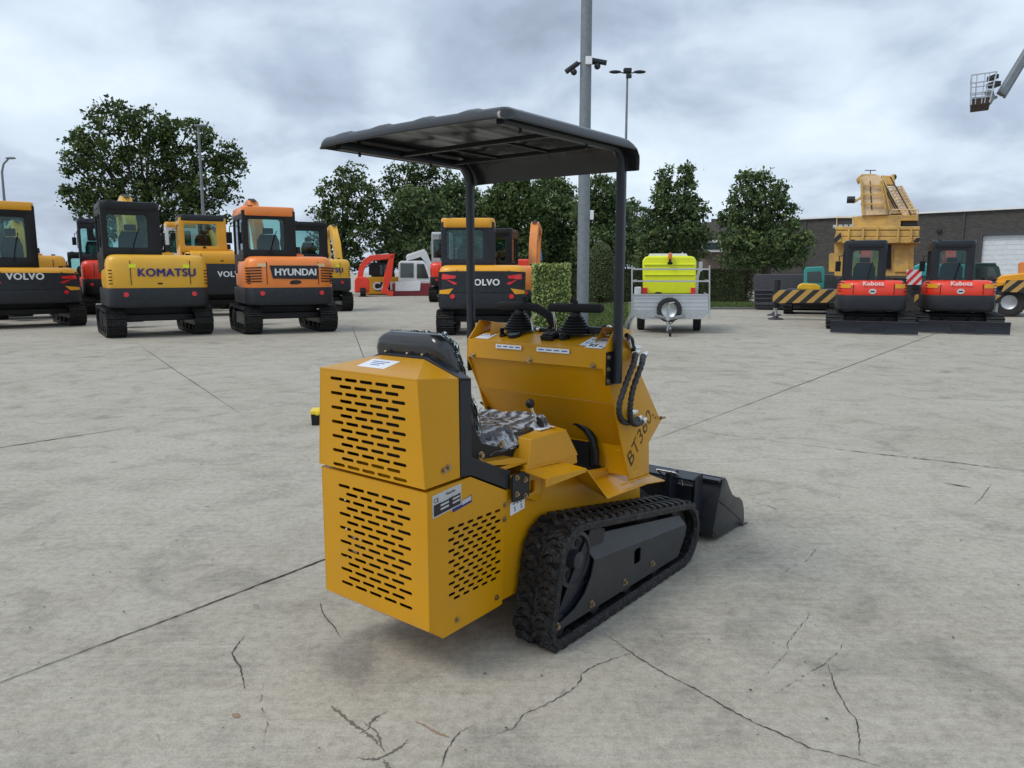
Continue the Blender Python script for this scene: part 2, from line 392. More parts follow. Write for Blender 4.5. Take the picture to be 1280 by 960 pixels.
# ---- dark seat frame and its arm
m = M()
for s in (1, -1):
    arm = [(-0.341, 0.763), (-0.341, 1.126), (-0.281, 1.118), (-0.281, 0.826), (-0.07, 0.732), (-0.055, 0.728), (-0.055, 0.652), (-0.07, 0.655), (-0.284, 0.757)]
    m.prism(arm, 'x', s * 0.262, s * 0.2955)
    bar = [(s * 0.2955, -0.341, 1.127), (s * 0.2955, -0.281, 1.119), (s * 0.122, -0.283, 1.190), (s * 0.122, -0.341, 1.190)]
    m.add(bar + [(p[0], p[1], p[2] - 0.012) for p in bar], [(0, 1, 2, 3), (7, 6, 5, 4), (0, 1, 5, 4), (1, 2, 6, 5), (2, 3, 7, 6), (3, 0, 4, 7)])
m.box((0, -0.312, 1.184), (0.245, 0.058, 0.012)); m.box((0, -0.30, 0.95), (0.50, 0.012, 0.40))
sf = part(m, 'seat_frame', DGREY, bevel=0.0025)
m = M()
for s in (1, -1): m.mark(); m.plate(rrect(-0.006, 0.655, 0.108, 0.112, 0.012), [], TX(s * 0.3075), 0.008)
part(m, 'bracket_plate', DGREY, sf)
m = M()
for s in (1, -1):
    for y in (-0.035, 0.02):
        for z in (0.690, 0.622): bolt(m, (s * 0.3115, y, z + (-0.012 if y > 0 else 0.008)), (s, 0, 0), 0.0075, 0.010)
for x in (-0.10, 0.02, 0.10): m.mark(); m.ball((x, -0.335, 1.196), 0.006, 8)
part(m, 'bolt', BRASS, sf)
# ---- seat
m = M()
def ring_x(y0, z0, w, dy, dz, r=0.035, n=5):
    pts = rrect(0, 0, 2 * w, 0.085, r, n)      # local: x across, second = thickness
    L = math.hypot(dy, dz); ny, nz = dz / L, -dy / L
    return [(p[0], y0 + ny * p[1], z0 + nz * p[1]) for p in pts]
spine = [(-0.165, 0.86, .205), (-0.20, 0.98, .215), (-0.235, 1.08, .208), (-0.262, 1.16, .200), (-0.28, 1.215, .190), (-0.286, 1.245, .175), (-0.29, 1.263, .150), (-0.291, 1.272, .115)]
rings = []
for i, (y, z, w) in enumerate(spine):
    a = spine[max(i - 1, 0)]; b = spine[min(i + 1, len(spine) - 1)]
    k = [1, 1, 1, 1, 1, .85, .6, .25][i]
    rr = rrect(0, 0, 2 * w, 0.088 * k, 0.04 * k, 5); dy, dz = b[0] - a[0], b[1] - a[1]; L = math.hypot(dy, dz)
    rings.append([(p[0], y + dz / L * p[1], z - dy / L * p[1]) for p in rr])
m.loft(rings)
seat = part(m, 'backrest', mat('seat_black_vinyl', (0.014, 0.014, 0.015), 0.22, coat=0.5, var=0.2), smooth=50)
# film over the front and sides of the backrest
rng = random.Random(5)
def film_sheet(nu, nv, f, jit):
    m = M(); vs = []
    for i in range(nu + 1):
        for j in range(nv + 1):
            p = Vector(f(i / nu, j / nv)); p += Vector((rng.uniform(-1, 1), rng.uniform(-1, 1), rng.uniform(-1, 1))) * jit
            vs.append(p)
    fs = [(i * (nv + 1) + j, (i + 1) * (nv + 1) + j, (i + 1) * (nv + 1) + j + 1, i * (nv + 1) + j + 1) for i in range(nu) for j in range(nv)]
    m.add(vs, fs); return m
def bfilm(u, v):
    a = -0.62 + 1.24 * u; a *= PI / 1.24 * 0.62 * 1.0
    k = v * (len(spine) - 1.9); i = int(k); f = k - i
    y = spine[i][0] * (1 - f) + spine[i + 1][0] * f; z = spine[i][1] * (1 - f) + spine[i + 1][1] * f; w = spine[i][2] * (1 - f) + spine[i + 1][2] * f
    x = (w + 0.010) * max(-1, min(1, 1.25 * math.sin(a))); th = 0.078 if abs(x) < w - 0.01 else 0.045
    return (x, y + th * math.cos(a) - (0.02 if abs(math.sin(a)) > .97 else 0) + 0.002, z + 0.008)
m = film_sheet(22, 12, bfilm, 0.005)
part(m, 'plastic_film', CLEARF, seat, smooth=60)
m = M()
rings = []
for (y, zc, hh, w) in ((-0.15, 0.825, .02, .19), (-0.13, 0.825, .030, .21), (0.0, 0.812, .035, .225), (0.15, 0.812, .035, .225), (0.25, 0.818, .035, .215), (0.29, 0.815, .025, .195), (0.30, 0.81, .015, .17)):
    rings.append([(p[0], y, zc + p[1]) for p in rrect(0, 0, 2 * w, 2 * hh, hh * .9, 5)])
m.loft(rings); cush = part(m, 'seat_cushion', mat('seat_black_vinyl', None), smooth=50)
def cfilm(u, v):
    y = -0.15 + 0.47 * v; x = (-1 + 2 * u) * 0.245
    e = abs(x) / 0.245; z = 0.862 + 0.007 * math.sin(9 * x + 20 * y) - 0.07 * max(0, e - 0.80) / 0.20
    z += 0.012 * max(0, v - 0.85) / .15
    return (min(.238, max(-.238, x)), y, z - 0.02 * (1 - v) * 0)
m = film_sheet(16, 22, cfilm, 0.006)
part(m, 'plastic_film', FILM, cush, smooth=70)
m = M()
for s in (1, -1):
    m.prism([(-0.279, 0.835), (-0.279, 1.10), (-0.235, 0.98), (-0.16, 0.85), (-0.02, 0.80), (0.14, 0.80), (0.14, 0.79), (-0.19, 0.775), (-0.225, 0.80)], 'x', s * 0.225, s * 0.238)
m.box((0, -0.02, 0.775), (0.45, 0.42, 0.05))
sb = part(m, 'seat_base', BLACK, bevel=0.003)
m = M()
for s in (1, -1): bolt(m, (s * 0.238, -0.165, 0.802), (s, 0, 0), 0.010, 0.012); bolt(m, (s * 0.238, -0.04, 0.825), (s, 0, 0), 0.010, 0.010)
part(m, 'bolt', BRASS, sb)
m = M()
m.box((0.0, -0.03, 0.742), (0.575, 0.34, 0.016)); m.prism([(-0.20, 0.79), (-0.02, 0.772), (0.10, 0.735), (0.10, 0.728), (-0.05, 0.75), (-0.20, 0.775)], 'x', -0.29, 0.29)
part(m, 'seat_platform', Y_PAINT, bevel=0.002)
# ---- control boxes each side of the seat
def control_box(sx):
    m = M()
    b = [(0.135, 0.02, 0.735), (0.30, 0.05, 0.715), (0.30, 0.42, 0.70), (0.135, 0.42, 0.70)]
    k = [(0.150, 0.075, 0.832), (0.282, 0.10, 0.825), (0.282, 0.35, 0.825), (0.150, 0.33, 0.845)]
    b = [(sx * p[0], p[1], p[2]) for p in b]; k = [(sx * p[0], p[1], p[2]) for p in k]
    m.loft([b, k])
    skirt = [(sx * .300, .05, .716), (sx * .300, .405, .712), (sx * .300, .415, .665), (sx * .300, .05, .665)]
    m.add(skirt + [(p[0] - sx * .16, p[1], p[2]) for p in skirt], [(0, 1, 2, 3), (7, 6, 5, 4), (0, 1, 5, 4), (1, 2, 6, 5), (2, 3, 7, 6), (3, 0, 4, 7)])
    return part(m, 'control_box', Y_PAINT, bevel=0.004)
cb = control_box(1); control_box(-1)
m = M()
m.box((0.215, 0.25, 0.838), (0.05, 0.075, 0.004), m=2)
m.tube([(0.205, 0.262, 0.838), (0.207, 0.255, 0.866), (0.20, 0.235, 0.885)], [0.020, 0.013, 0.009], 12, 0)
m.tube([(0.20, 0.236, 0.884), (0.196, 0.208, 0.935)], 0.0062, 10, 1)
m.tube([(0.20, 0.242, 0.872), (0.198, 0.225, 0.898)], 0.0095, 6, 1)
m.ball((0.195, 0.203, 0.949), (0.021, 0.019, 0.021), 14, 0)
part(m, 'gear_lever', [BLACK, CHROME, PALE], smooth=40)
m = M(); m.plate(rrect(0.215, 0.0, 0.03, 0.02, .002), [], Matrix.Translation((0.02, 0.30, 0.8405)), 0.001)
part(m, 'sticker', PALE, cb)
# ---- tie-down eyes and folded foot plates
for s in (1, -1):
    m = M()
    o = [(0.03, 0.60), (0.03, 0.735), (0.11, 0.712), (0.135, 0.705), (0.15, 0.68), (0.15, 0.60), (0.135, 0.572), (0.11, 0.565)]
    m.plate(o, [rrect(0.072, 0.636, 0.046, 0.052, 0.012)], TX(s * 0.298), 0.011, bev=0.0015)
    part(m, 'tie_down_eye', Y_PAINT)
    m = M()
    ys = [(0.02, 0.700, 0.722), (0.30, 0.684, 0.700), (0.476, 0.513, 0.535), (0.84, 0.500, 0.528), (1.00, 0.480, 0.49)]
    zi = [0.715, 0.695, 0.560, 0.538, 0.505]
    xo = [0.415, 0.42, 0.42, 0.42, 0.43]; th = 0.006
    rings = []
    for (y, z, _), b, x in zip(ys, zi, xo):
        rings.append([(s * 0.285, y, b), (s * x, y, z), (s * x, y, z - th), (s * 0.285, y, b - th)])
    m.loft(rings)
    for i in range(1):   # turned-down lip at the rear part
        m.add([(s * .4155, .02, .700), (s * .4205, .30, .684), (s * .4205, .30, .668), (s * .4155, .02, .664), (s * .411, .02, .700), (s * .416, .30, .684), (s * .416, .30, .668), (s * .411, .02, .664)],
              [(0, 1, 2, 3), (7, 6, 5, 4), (0, 1, 5, 4), (1, 2, 6, 5), (2, 3, 7, 6), (3, 0, 4, 7)])
    fp = part(m, 'foot_plate', Y_PAINT, smooth=20, bevel=0.001)
    m = M(); rr = random.Random(3)
    for (a, b) in (((s * .302, .07, .7145), (s * .302, .27, .70)), ((s * .403, .62, .5375), (s * .403, .89, .525))):
        m.mark(); P = [Vector(a).lerp(Vector(b), k / 24) for k in range(25)]
        m.tube(P, [0.0045 + rr.uniform(-.0012, .0016) for _ in P], 7)
    part(m, 'weld_bead', Y_PAINT, fp, smooth=60)
# ---- dashboard console
SX = 0.397
m = M()
plate_o = [(0.470, 1.170), (0.464, 1.085), (0.549, 0.923), (0.660, 0.640), (0.707, 0.535), (0.894, 0.525), (0.885, 0.687), (1.002, 0.775), (0.765, 1.055), (0.700, 1.145), (0.690, 1.240), (0.560, 1.262)]
con = None
for s in (1, -1):
    mm = M(); mm.plate(plate_o, [slot(.74, .581, .008, .008), slot(.765, .583, .008, .008), slot(.60, .70, .006, .006)], TX(s * (SX - .003)), 0.006, bev=0.001)
    p_ = part(mm, 'side_plate', Y_PAINT)
    if s == 1: spl = p_
X1 = SX - 0.0065
m.prism([(0.4705, 1.170), (0.640, 1.212), (0.640, 1.208), (0.474, 1.166), (0.4685, 1.087), (0.4645, 1.085)], 'x', -X1, X1)
for s in (1, -1): m.add([(s * X1, .56, 1.262), (s * X1, .69, 1.240), (s * (X1 - .075), .69, 1.238), (s * (X1 - .065), .565, 1.258), (s * (X1 - .10), .66, 1.206), (s * (X1 - .09), .53, 1.184)],
                        [(0, 1, 2, 3), (3, 2, 4, 5)])
m.prism([(0.640, 1.212), (0.70, 1.145), (0.70, 1.14), (0.636, 1.208)], 'x', -X1, X1)
m.prism([(0.470, 1.098), (0.478, 1.098), (0.558, 0.924), (0.551, 0.922)], 'x', -X1, X1)
m.prism([(0.5512, 0.9205), (0.559, 0.9225), (0.700, 0.700), (0.700, 0.56), (0.694, 0.56), (0.694, 0.698)], 'x', -X1, X1)
m.prism([(0.69, 0.545), (1.0, 0.50), (1.0, 0.495), (0.69, 0.54)], 'x', -0.28, 0.28)
dash = part(m, 'dashboard', Y_PAINT, smooth=25, bevel=0.0018)
m = M(); A_ = Vector((-0.425, .600, .835)); B_ = Vector((-.315, .655, .745)); m.tube([A_ + (B_ - A_) * k / 4 + Vector((0, -.004, 0)) for k in range(5)], 0.006, 8); part(m, 'panel_slot', SHOE_B, dash)
# knee cut-out trim (black arch at the foot well)
m = M()
P = [(0.02, 0.60), (0.02, 0.64), (0.03, 0.70), (0.055, 0.745), (0.09, 0.775), (0.13, 0.79)]
pts = [(0.24, .60), (.24, .66), (.225, .72), (.19, .765), (.14, .79), (.09, .80)]
m.tube([(x, 0.655 - 0.0, z) for x, z in pts], 0.02, 8)
m.box((0.0, 0.66, 0.64), (0.42, 0.02, 0.12)); part(m, 'foot_well_trim', BLACK, smooth=50)
m = M()
for x in (-0.354, -0.007, 0.343): bolt(m, (x, 0.462, 1.0955), (0, -1, 0.05), 0.0085, 0.012)
for s in (1, -1):
    bolt(m, (s * SX, 0.76, 0.998), (s, 0, 0), 0.006, 0.007); bolt(m, (s * SX, 0.945, 0.80), (s, 0, 0), 0.005, 0.005); 
bolt(m, (0.398, 1.0, 0.79), (0.3, 1, 0), 0.006, 0.03)
part(m, 'bolt', BRASS, dash)
DT = frame((0, 0.555, 1.193), (1, 0, 0), (0, 0.17, 0.042))      # on the sloping top
m = M()
m.plate(rrect(-0.325, -0.028, 0.085, 0.075, .003), [], DT, 0.001)
for r in range(2):
    for c in range(4): m.plate(rrect(-0.352 + c * 0.019, -0.005 - r * 0.022, 0.012, 0.008 if r == 0 else .004, .001), [], DT @ TZ(.0009), 0.0006, 1)
part(m, 'warning_sticker', [PALE, BLUEINK], dash)
m = M()
m.plate([(0.245, -0.06), (0.375, -0.06), (0.385, 0.055), (0.245, 0.055)], [], DT, 0.001)
m.plate(rrect(0.335, -0.068, 0.09, 0.038, .003), [], DT @ TZ(.0008), 0.001)
m.plate([(0.262, 0.012), (0.292, 0.012), (0.277, 0.042)], [[(0.269, 0.0165), (0.285, 0.0165), (0.277, 0.033)]], DT @ TZ(.0012), 0.0006, 1)
m.plate(rrect(0.277, -0.022, 0.032, 0.022, .002), [rrect(0.277, -0.021, 0.024, 0.015, .001)], DT @ TZ(.0012), 0.0006, 2)
m.mesh(text_mesh('95', 0.046, 0.0006, 0.012), 1, DT @ Matrix.Translation((0.318, -0.058, .0022)))
m.mesh(text_mesh('dB', 0.018, 0.0006, 0.01), 2, DT @ Matrix.Translation((0.362, -0.065, .0022)))
m.mesh(text_mesh('EN/L', 0.026, 0.0006, 0.005, .2), 1, DT @ Matrix.Translation((0.338, 0.02, .0016)))
part(m, 'noise_level_sticker', [PALE, INK, BLUEINK], dash, smooth=0)
m = M()
for (x0, w) in ((-0.130, 0.155), (0.127, 0.18)):
    m.mark()
    T = TY(0.4645) @ Matrix.Translation((x0, 1.150, 0)) 
    m.plate(rrect(0, 0, w, 0.020, .002), [], T @ TZ(0.0045), 0.001)
    for k in range(4): m.plate(rrect(-w * .36 + k * w * .24, 0, w * .17, 0.005, .001), [], T @ TZ(0.0053), 0.0005, 1)
part(m, 'label_strip', [PALE, BLUEINK], dash)
m = M()
DTm = lambda x, y: DT @ Matrix.Translation((x, y, 0.0))
m.box((0, 0, 0.010), (0.07, 0.062, 0.022)); m.v = [tuple(DTm(0.045, 0.0) @ Vector(p)) for p in m.v]
m.box(DTm(0.030, 0.0) @ Vector((0, 0, .024)), (0.026, 0.045, 0.008), rot=Matrix.Rotation(R_(14), 4, 'X')); m.box(DTm(0.061, 0.0) @ Vector((0, 0, .024)), (0.026, 0.045, 0.008), rot=Matrix.Rotation(R_(14), 4, 'X'))
part(m, 'rocker_switch', BLACK, dash, bevel=0.002)
m = M(); m.lathe([(0.026, 0), (0.026, 0.01), (0.019, 0.014), (0.017, 0.03), (0.008, 0.034)], 20, 0, DTm(0.118, 0.012)); part(m, 'throttle_knob', BLACK, dash)
m = M(); m.lathe([(0.034, 0), (0.034, 0.012), (0.030, 0.015)], 24, 0, DTm(-0.168, 0.0)); m.lathe([(0.029, 0), (0.029, 0.0158)], 24, 1, DTm(-0.168, 0.0))
m.box(DTm(-0.168, 0.004) @ Vector((0, 0, .0175)), (0.030, 0.004, 0.002), m=0); part(m, 'gauge', [BLACK, mat('gauge_glass', (0.16, 0.26, 0.28), 0.1, coat=1)], dash)
m = M(); m.lathe([(0.017, 0), (0.017, 0.008), (0.012, 0.012)], 16, 0, DTm(-0.235, -0.008)); m.box(DTm(-0.235, -0.008) @ Vector((0, 0, .024)), (0.006, 0.026, 0.03)); part(m, 'ignition_key', BLACK, dash)
# lettering on the side plate
for s in (1,):
    m = M(); T = TX(SX + 0.0006) @ Matrix.Translation((0.798, 0.730, 0)) @ Matrix.Rotation(R_(46), 4, 'Z')
    m.mesh(text_mesh('BT360.', 0.104, 0.0008, 0.013, 0.2, 1.05), 0, T); part(m, 'model_lettering', INK, spl, smooth=0)
# ---- joysticks with bellows and foam grips
for sx, tilt in ((0.135, 0), (-0.195, 1)):
    m = M(); prof = []
    for k in range(7):
        r = 0.088 - k * 0.008; z = k * 0.0125; prof += [(r, z), (r - 0.012, z + 0.0065)]
    prof += [(0.026, 0.092), (0.02, 0.10)]
    m.lathe(prof, 28, 0, Matrix.Translation((sx, 0.63, 1.218))); jb = part(m, 'joystick_boot', BLACK, smooth=25)
    m = M()
    if not tilt:
        m.tube([(sx - 0.15, 0.63, 1.333), (sx - 0.14, 0.63, 1.333), (sx + 0.135, 0.63, 1.336), (sx + 0.147, 0.63, 1.336)], [0.016, 0.021, 0.021, 0.014], 16)
        m.tube([(sx, .63, 1.31), (sx, .63, 1.36), (sx - .02, .63, 1.372)], [.010, .012, .016], 12)
        m.tube([(sx - 0.13, .63, 1.325), (sx - 0.125, .64, 1.27), (sx - .13, .66, 1.20)], 0.006, 8, 1)
    else:
        m.tube([(sx - 0.14, .63, 1.333), (sx - 0.13, .63, 1.333), (sx + 0.03, .63, 1.335), (sx + .04, .63, 1.335)], [0.015, 0.020, 0.020, 0.02], 16)
        m.tube([(sx + 0.03, .63, 1.336), (sx + 0.10, .64, 1.328), (sx + 0.15, .66, 1.295), (sx + 0.175, .68, 1.24)], [0.021, .021, .021, .02], 16)
        m.tube([(sx + .035, .63, 1.33), (sx + .035, .63, 1.365), (sx + .03, .63, 1.376)], [.010, .012, .016], 12)
        m.tube([(sx + 0.08, .63, 1.22), (sx + 0.07, .63, 1.27), (sx + .11, .63, 1.30)], 0.006, 8, 1)
    part(m, 'joystick_grip', [mat('grip_foam', (0.008, 0.008, 0.009), 0.85, bump=.3, bs=200), CHROME], smooth=60)
m = M()
m.mark(); m.box((0.255, 0.645, 1.235), (0.10, 0.04, 0.03)); m.tube([(0.21, .66, 1.22), (0.27, .67, 1.25), (.31, .68, 1.225), (.34, .70, 1.19)], .012, 10); m.ball((.30, .66, 1.245), .016, 10, 1)
m.mark(); m.tube([(-0.06, .66, 1.21), (-0.02, .67, 1.25), (0.02, .66, 1.21)], .01, 10); m.box((-.05, .67, 1.215), (.12, .05, .03)); m.ball((-.09, .64, 1.225), .013, 10, 1)
part(m, 'valve_block', [BLACK, CHROME], smooth=40)
# ---- canopy posts (square tube) bent back under the roof
m = M()
for s in (1, -1):
    m.mark(); x = s * 0.425; P = [(x, 0.528, 1.02), (x, 0.528, 1.60), (x, 0.528, 1.928)]
    for k in range(1, 9):
        a = PI / 2 * k / 8; P.append((x, 0.528 - 0.08 * (1 - math.cos(a)), 1.928 + 0.08 * math.sin(a)))
    P.append((x, -0.23, 2.008)); P.append((x, -0.270, 2.008))
    m.tube(P, 0.0175, sq=0.3, upv=(1, 0, 0))
posts = part(m, 'canopy_post', DGREY, smooth=50)
m = M()
for s in (1, -1):
    m.mark(); m.plate(rrect(0.523, 1.085, 0.095, 0.145, .004), [], TX(s * 0.4005), 0.006)
    m.box((s * 0.412, 0.528, 1.085), (0.02, 0.03, 0.13))
pb = part(m, 'post_bracket', BLACK)
m = M()
for s in (1, -1):
    for z in (1.135, 1.083, 1.032):
        bolt(m, (s * .4035, 0.488, z), (s, 0, 0), 0.0075, 0.009)
part(m, 'bolt', BRASS, pb)
m = M()
for y in (0.07, 0.40): m.mark(); m.tube([(-0.425, y, 2.008), (0.425, y, 2.008)], 0.009, sq=0.25)
for x in (-0.14, 0.14): m.mark(); m.tube([(x, 0.07, 2.010), (x, 0.42, 2.010)], 0.006, sq=0.25)
part(m, 'canopy_crossbar', BLACK, smooth=40)
# ---- canopy roof: pressed sheet with ribs and turned-down rims
W2, Y0, Y1 = 0.495, -0.325, 0.578
def roof_z(x, y):
    z = 2.047 - 0.006 * (x / W2) ** 2
    rib = 0
    for c in (-0.36, -0.14, 0.09, 0.31):
        d = abs(x - c) / 0.040; rib = max(rib, 0.008 * max(0.0, min(1.0, 2.6 - 2.2 * d)))
    fade = min(1, max(0, (y - Y0 - 0.012) / 0.03)) * min(1, max(0, (0.545 - y) / 0.03))
    z += rib * fade
    e = max(0, (abs(x) - 0.457) / 0.038); r = max(0, (-0.285 - y) / 0.04); q = min(1, math.hypot(e, r))
    g = max(0, (y - 0.44) / 0.14)
    z -= max(0.044 * (1 - math.sqrt(max(0, 1 - q * q))), 0.152 * (1 - math.sqrt(max(0, 1 - min(g, 1) ** 2 * .985))))
    return z
xs = sorted(set([-W2 + 2 * W2 * k / 72 for k in range(73)] + [s * (W2 - d) for s in (1, -1) for d in (0.0004, 0.0015, 0.004, 0.009)]))
ys = sorted(set([Y0 + (Y1 - Y0) * k / 40 for k in range(41)] + [Y0 + d for d in (.0004, .0015, .004, .009)] + [Y1 - d for d in (.0005, .002, .006, .012)]))
m = M(); top = []
vs = []
def corner(x, y):   # round the plan corners
    r = 0.03; ax = abs(x) - (W2 - r); 
    for yy, sg in ((Y0 + r, -1), (Y1 - r, 1)):
        dy = (y - yy) * sg
        if ax > 0 and dy > 0:
            k = max(ax, dy) / math.hypot(ax, dy); ax2, dy2 = ax * k, dy * k
            return (math.copysign(W2 - r + ax2, x), yy + sg * dy2)
    return (x, y)
for y in ys:
    for x in xs:
        X, Y = corner(x, y); vs.append((X, Y, roof_z(x, y)))
nx = len(xs)
m.add(vs, [(j * nx + i, j * nx + i + 1, (j + 1) * nx + i + 1, (j + 1) * nx + i) for j in range(len(ys) - 1) for i in range(nx - 1)])
roof = part(m, 'canopy_roof', ROOFM, smooth=60, recalc=False)
sd = roof.modifiers.new('thickness', 'SOLIDIFY'); sd.thickness = 0.004; sd.offset = -1
m = M()
for (x, y) in ((0.425, -0.16), (0.425, 0.26), (-0.425, -0.16), (-0.425, 0.26)):
    m.mark(); m.cyl((x, y, 1.975), (x, y, 2.052), 0.006, n=6); m.cyl((x, y, 2.03), (x, y, 2.052), 0.009, n=6)
part(m, 'roof_bolt', BLACK, roof)
# ---- hydraulic hoses with fittings
m = M(); rr = random.Random(4)
def smooth_path(P, n=36):
    P = [Vector(p) for p in P]; out = []
    Q = [P[0] * 2 - P[1]] + P + [P[-1] * 2 - P[-2]]
    for i in range(1, len(Q) - 2):
        for k in range(n // (len(P) - 1)):
            t = k / (n // (len(P) - 1)); a, b, c, d = Q[i - 1:i + 3]
            out.append(0.5 * ((2 * b) + (c - a) * t + (2 * a - 5 * b + 4 * c - d) * t * t + (3 * b - a - 3 * c + d) * t ** 3))
    out.append(P[-1]); return out
for off, P in enumerate((
    [(0.43, 0.675, 1.135), (0.455, 0.615, 1.10), (0.46, 0.545, 1.02), (0.455, 0.50, 0.93), (0.45, 0.525, 0.865), (0.44, 0.60, 0.835), (0.435, 0.70, 0.832)],
    [(0.43, 0.745, 1.118), (0.47, 0.66, 1.09), (0.475, 0.585, 1.00), (0.475, 0.56, 0.92), (0.465, 0.585, 0.858), (0.45, 0.65, 0.822), (0.435, 0.745, 0.815)])):
    m.mark(); C = smooth_path(P, 84); R = [0.0125 + (0.0016 if (i // 2) % 2 == 0 else -0.0008) for i in range(len(C))]
    m.tube(C, R, 12, 0)
hose = part(m, 'hydraulic_hose', mat('braided_hose', (0.016, 0.016, 0.018), 0.35, var=0.5, vs=60, bump=.4, bs=150), smooth=50)
m = M()
for a, b in (((0.435, 0.668, 1.135), (0.41, 0.735, 1.140)), ((0.435, 0.738, 1.118), (0.41, 0.815, 1.125)), ((0.438, 0.695, 0.834), (0.425, 0.745, 0.836)), ((0.436, 0.735, 0.816), (0.42, 0.80, 0.818)), ((0.415, 0.66, 0.868), (0.41, 0.73, 0.862))):
    m.mark(); a = Vector(a); b = Vector(b); m.tube([a, a.lerp(b, .55)], 0.0155, 12); m.tube([a.lerp(b, .5), a.lerp(b, .8)], 0.014, 6); m.tube([a.lerp(b, .75), b], 0.0115, 12)
m.mark(); m.tube([(0.40, 0.69, 1.16), (0.415, 0.65, 1.175), (0.43, 0.61, 1.205)], 0.009, 10); m.cyl((0.405, .70, 1.16), (0.405, .75, 1.155), .013)
part(m, 'hose_fitting', CHROME, hose)
m = M(); m.mark(); m.tube(smooth_path([(0.40, 0.70, 1.15), (0.42, 0.655, 1.20), (0.425, 0.60, 1.225)], 12), 0.011, 10); m.mark(); m.tube([(0.402, 0.79, 1.10), (0.405, .78, 1.06)], .008, 8)
part(m, 'short_hose', BLACK, hose)
# ---- stickers on the lower cover
m = M(); T = TX(HX + 0.0022)
m.plate([(-0.487, 0.643), (-0.338, 0.660), (-0.338, 0.740), (-0.487, 0.725)], [], T, 0.001)
m.plate([(-0.481, 0.648), (-0.343, 0.664), (-0.343, 0.706), (-0.481, 0.690)], [], T @ TZ(.0009), 0.0006, 1)
for k in range(3):
    m.plate([(-0.447, 0.693 - k * .014), (-0.405, 0.698 - k * .014), (-0.405, .705 - k * .014), (-0.447, .700 - k * .014)], [], T @ TZ(.0015), .0005, 0)
    m.plate([(-0.385, 0.701 - k * .014), (-0.348, 0.706 - k * .014), (-0.348, .7125 - k * .014), (-0.385, .7075 - k * .014)], [], T @ TZ(.0015), .0005, 0)
m.mesh(text_mesh('CE', 0.022, 0.0005, 0.01), 1, T @ Matrix.Translation((-0.468, 0.705, .0009)) @ Matrix.Rotation(R_(6), 4, 'Z'))
m.mesh(text_mesh('Nauche', 0.016, 0.0005, 0.01), 1, T @ Matrix.Translation((-0.395, 0.720, .0009)) @ Matrix.Rotation(R_(6), 4, 'Z'))
m.plate([(-0.385, 0.640), (-0.280, 0.655), (-0.280, 0.683), (-0.385, 0.664)], [], T @ TZ(-.0005), 0.001, 2)
m.plate([(-0.335, 0.656), (-0.284, 0.664), (-0.284, 0.680), (-0.335, 0.672)], [], T @ TZ(.0003), .0006, 0)
part(m, 'rating_plate', [ALU, INK, NAVY], cover_lo)
m = M(); T = TX(0.2852)
m.plate([(-0.044, 0.537), (0.050, 0.548), (0.050, 0.596), (-0.044, 0.588)], [], T, 0.001)
m.mesh(text_mesh('S', .026, .0005, .01), 1, T @ Matrix.Translation((-0.015, .558, .0009))); m.mesh(text_mesh('S', .026, .0005, .01), 1, T @ Matrix.Translation((.028, .562, .0009)))
for k in range(3): m.plate(rrect(-.02 + k * .022, .582, .015, .004, .001), [], T @ TZ(.0009), .0005, 1)
part(m, 'sticker', [PALE, INK], loader)
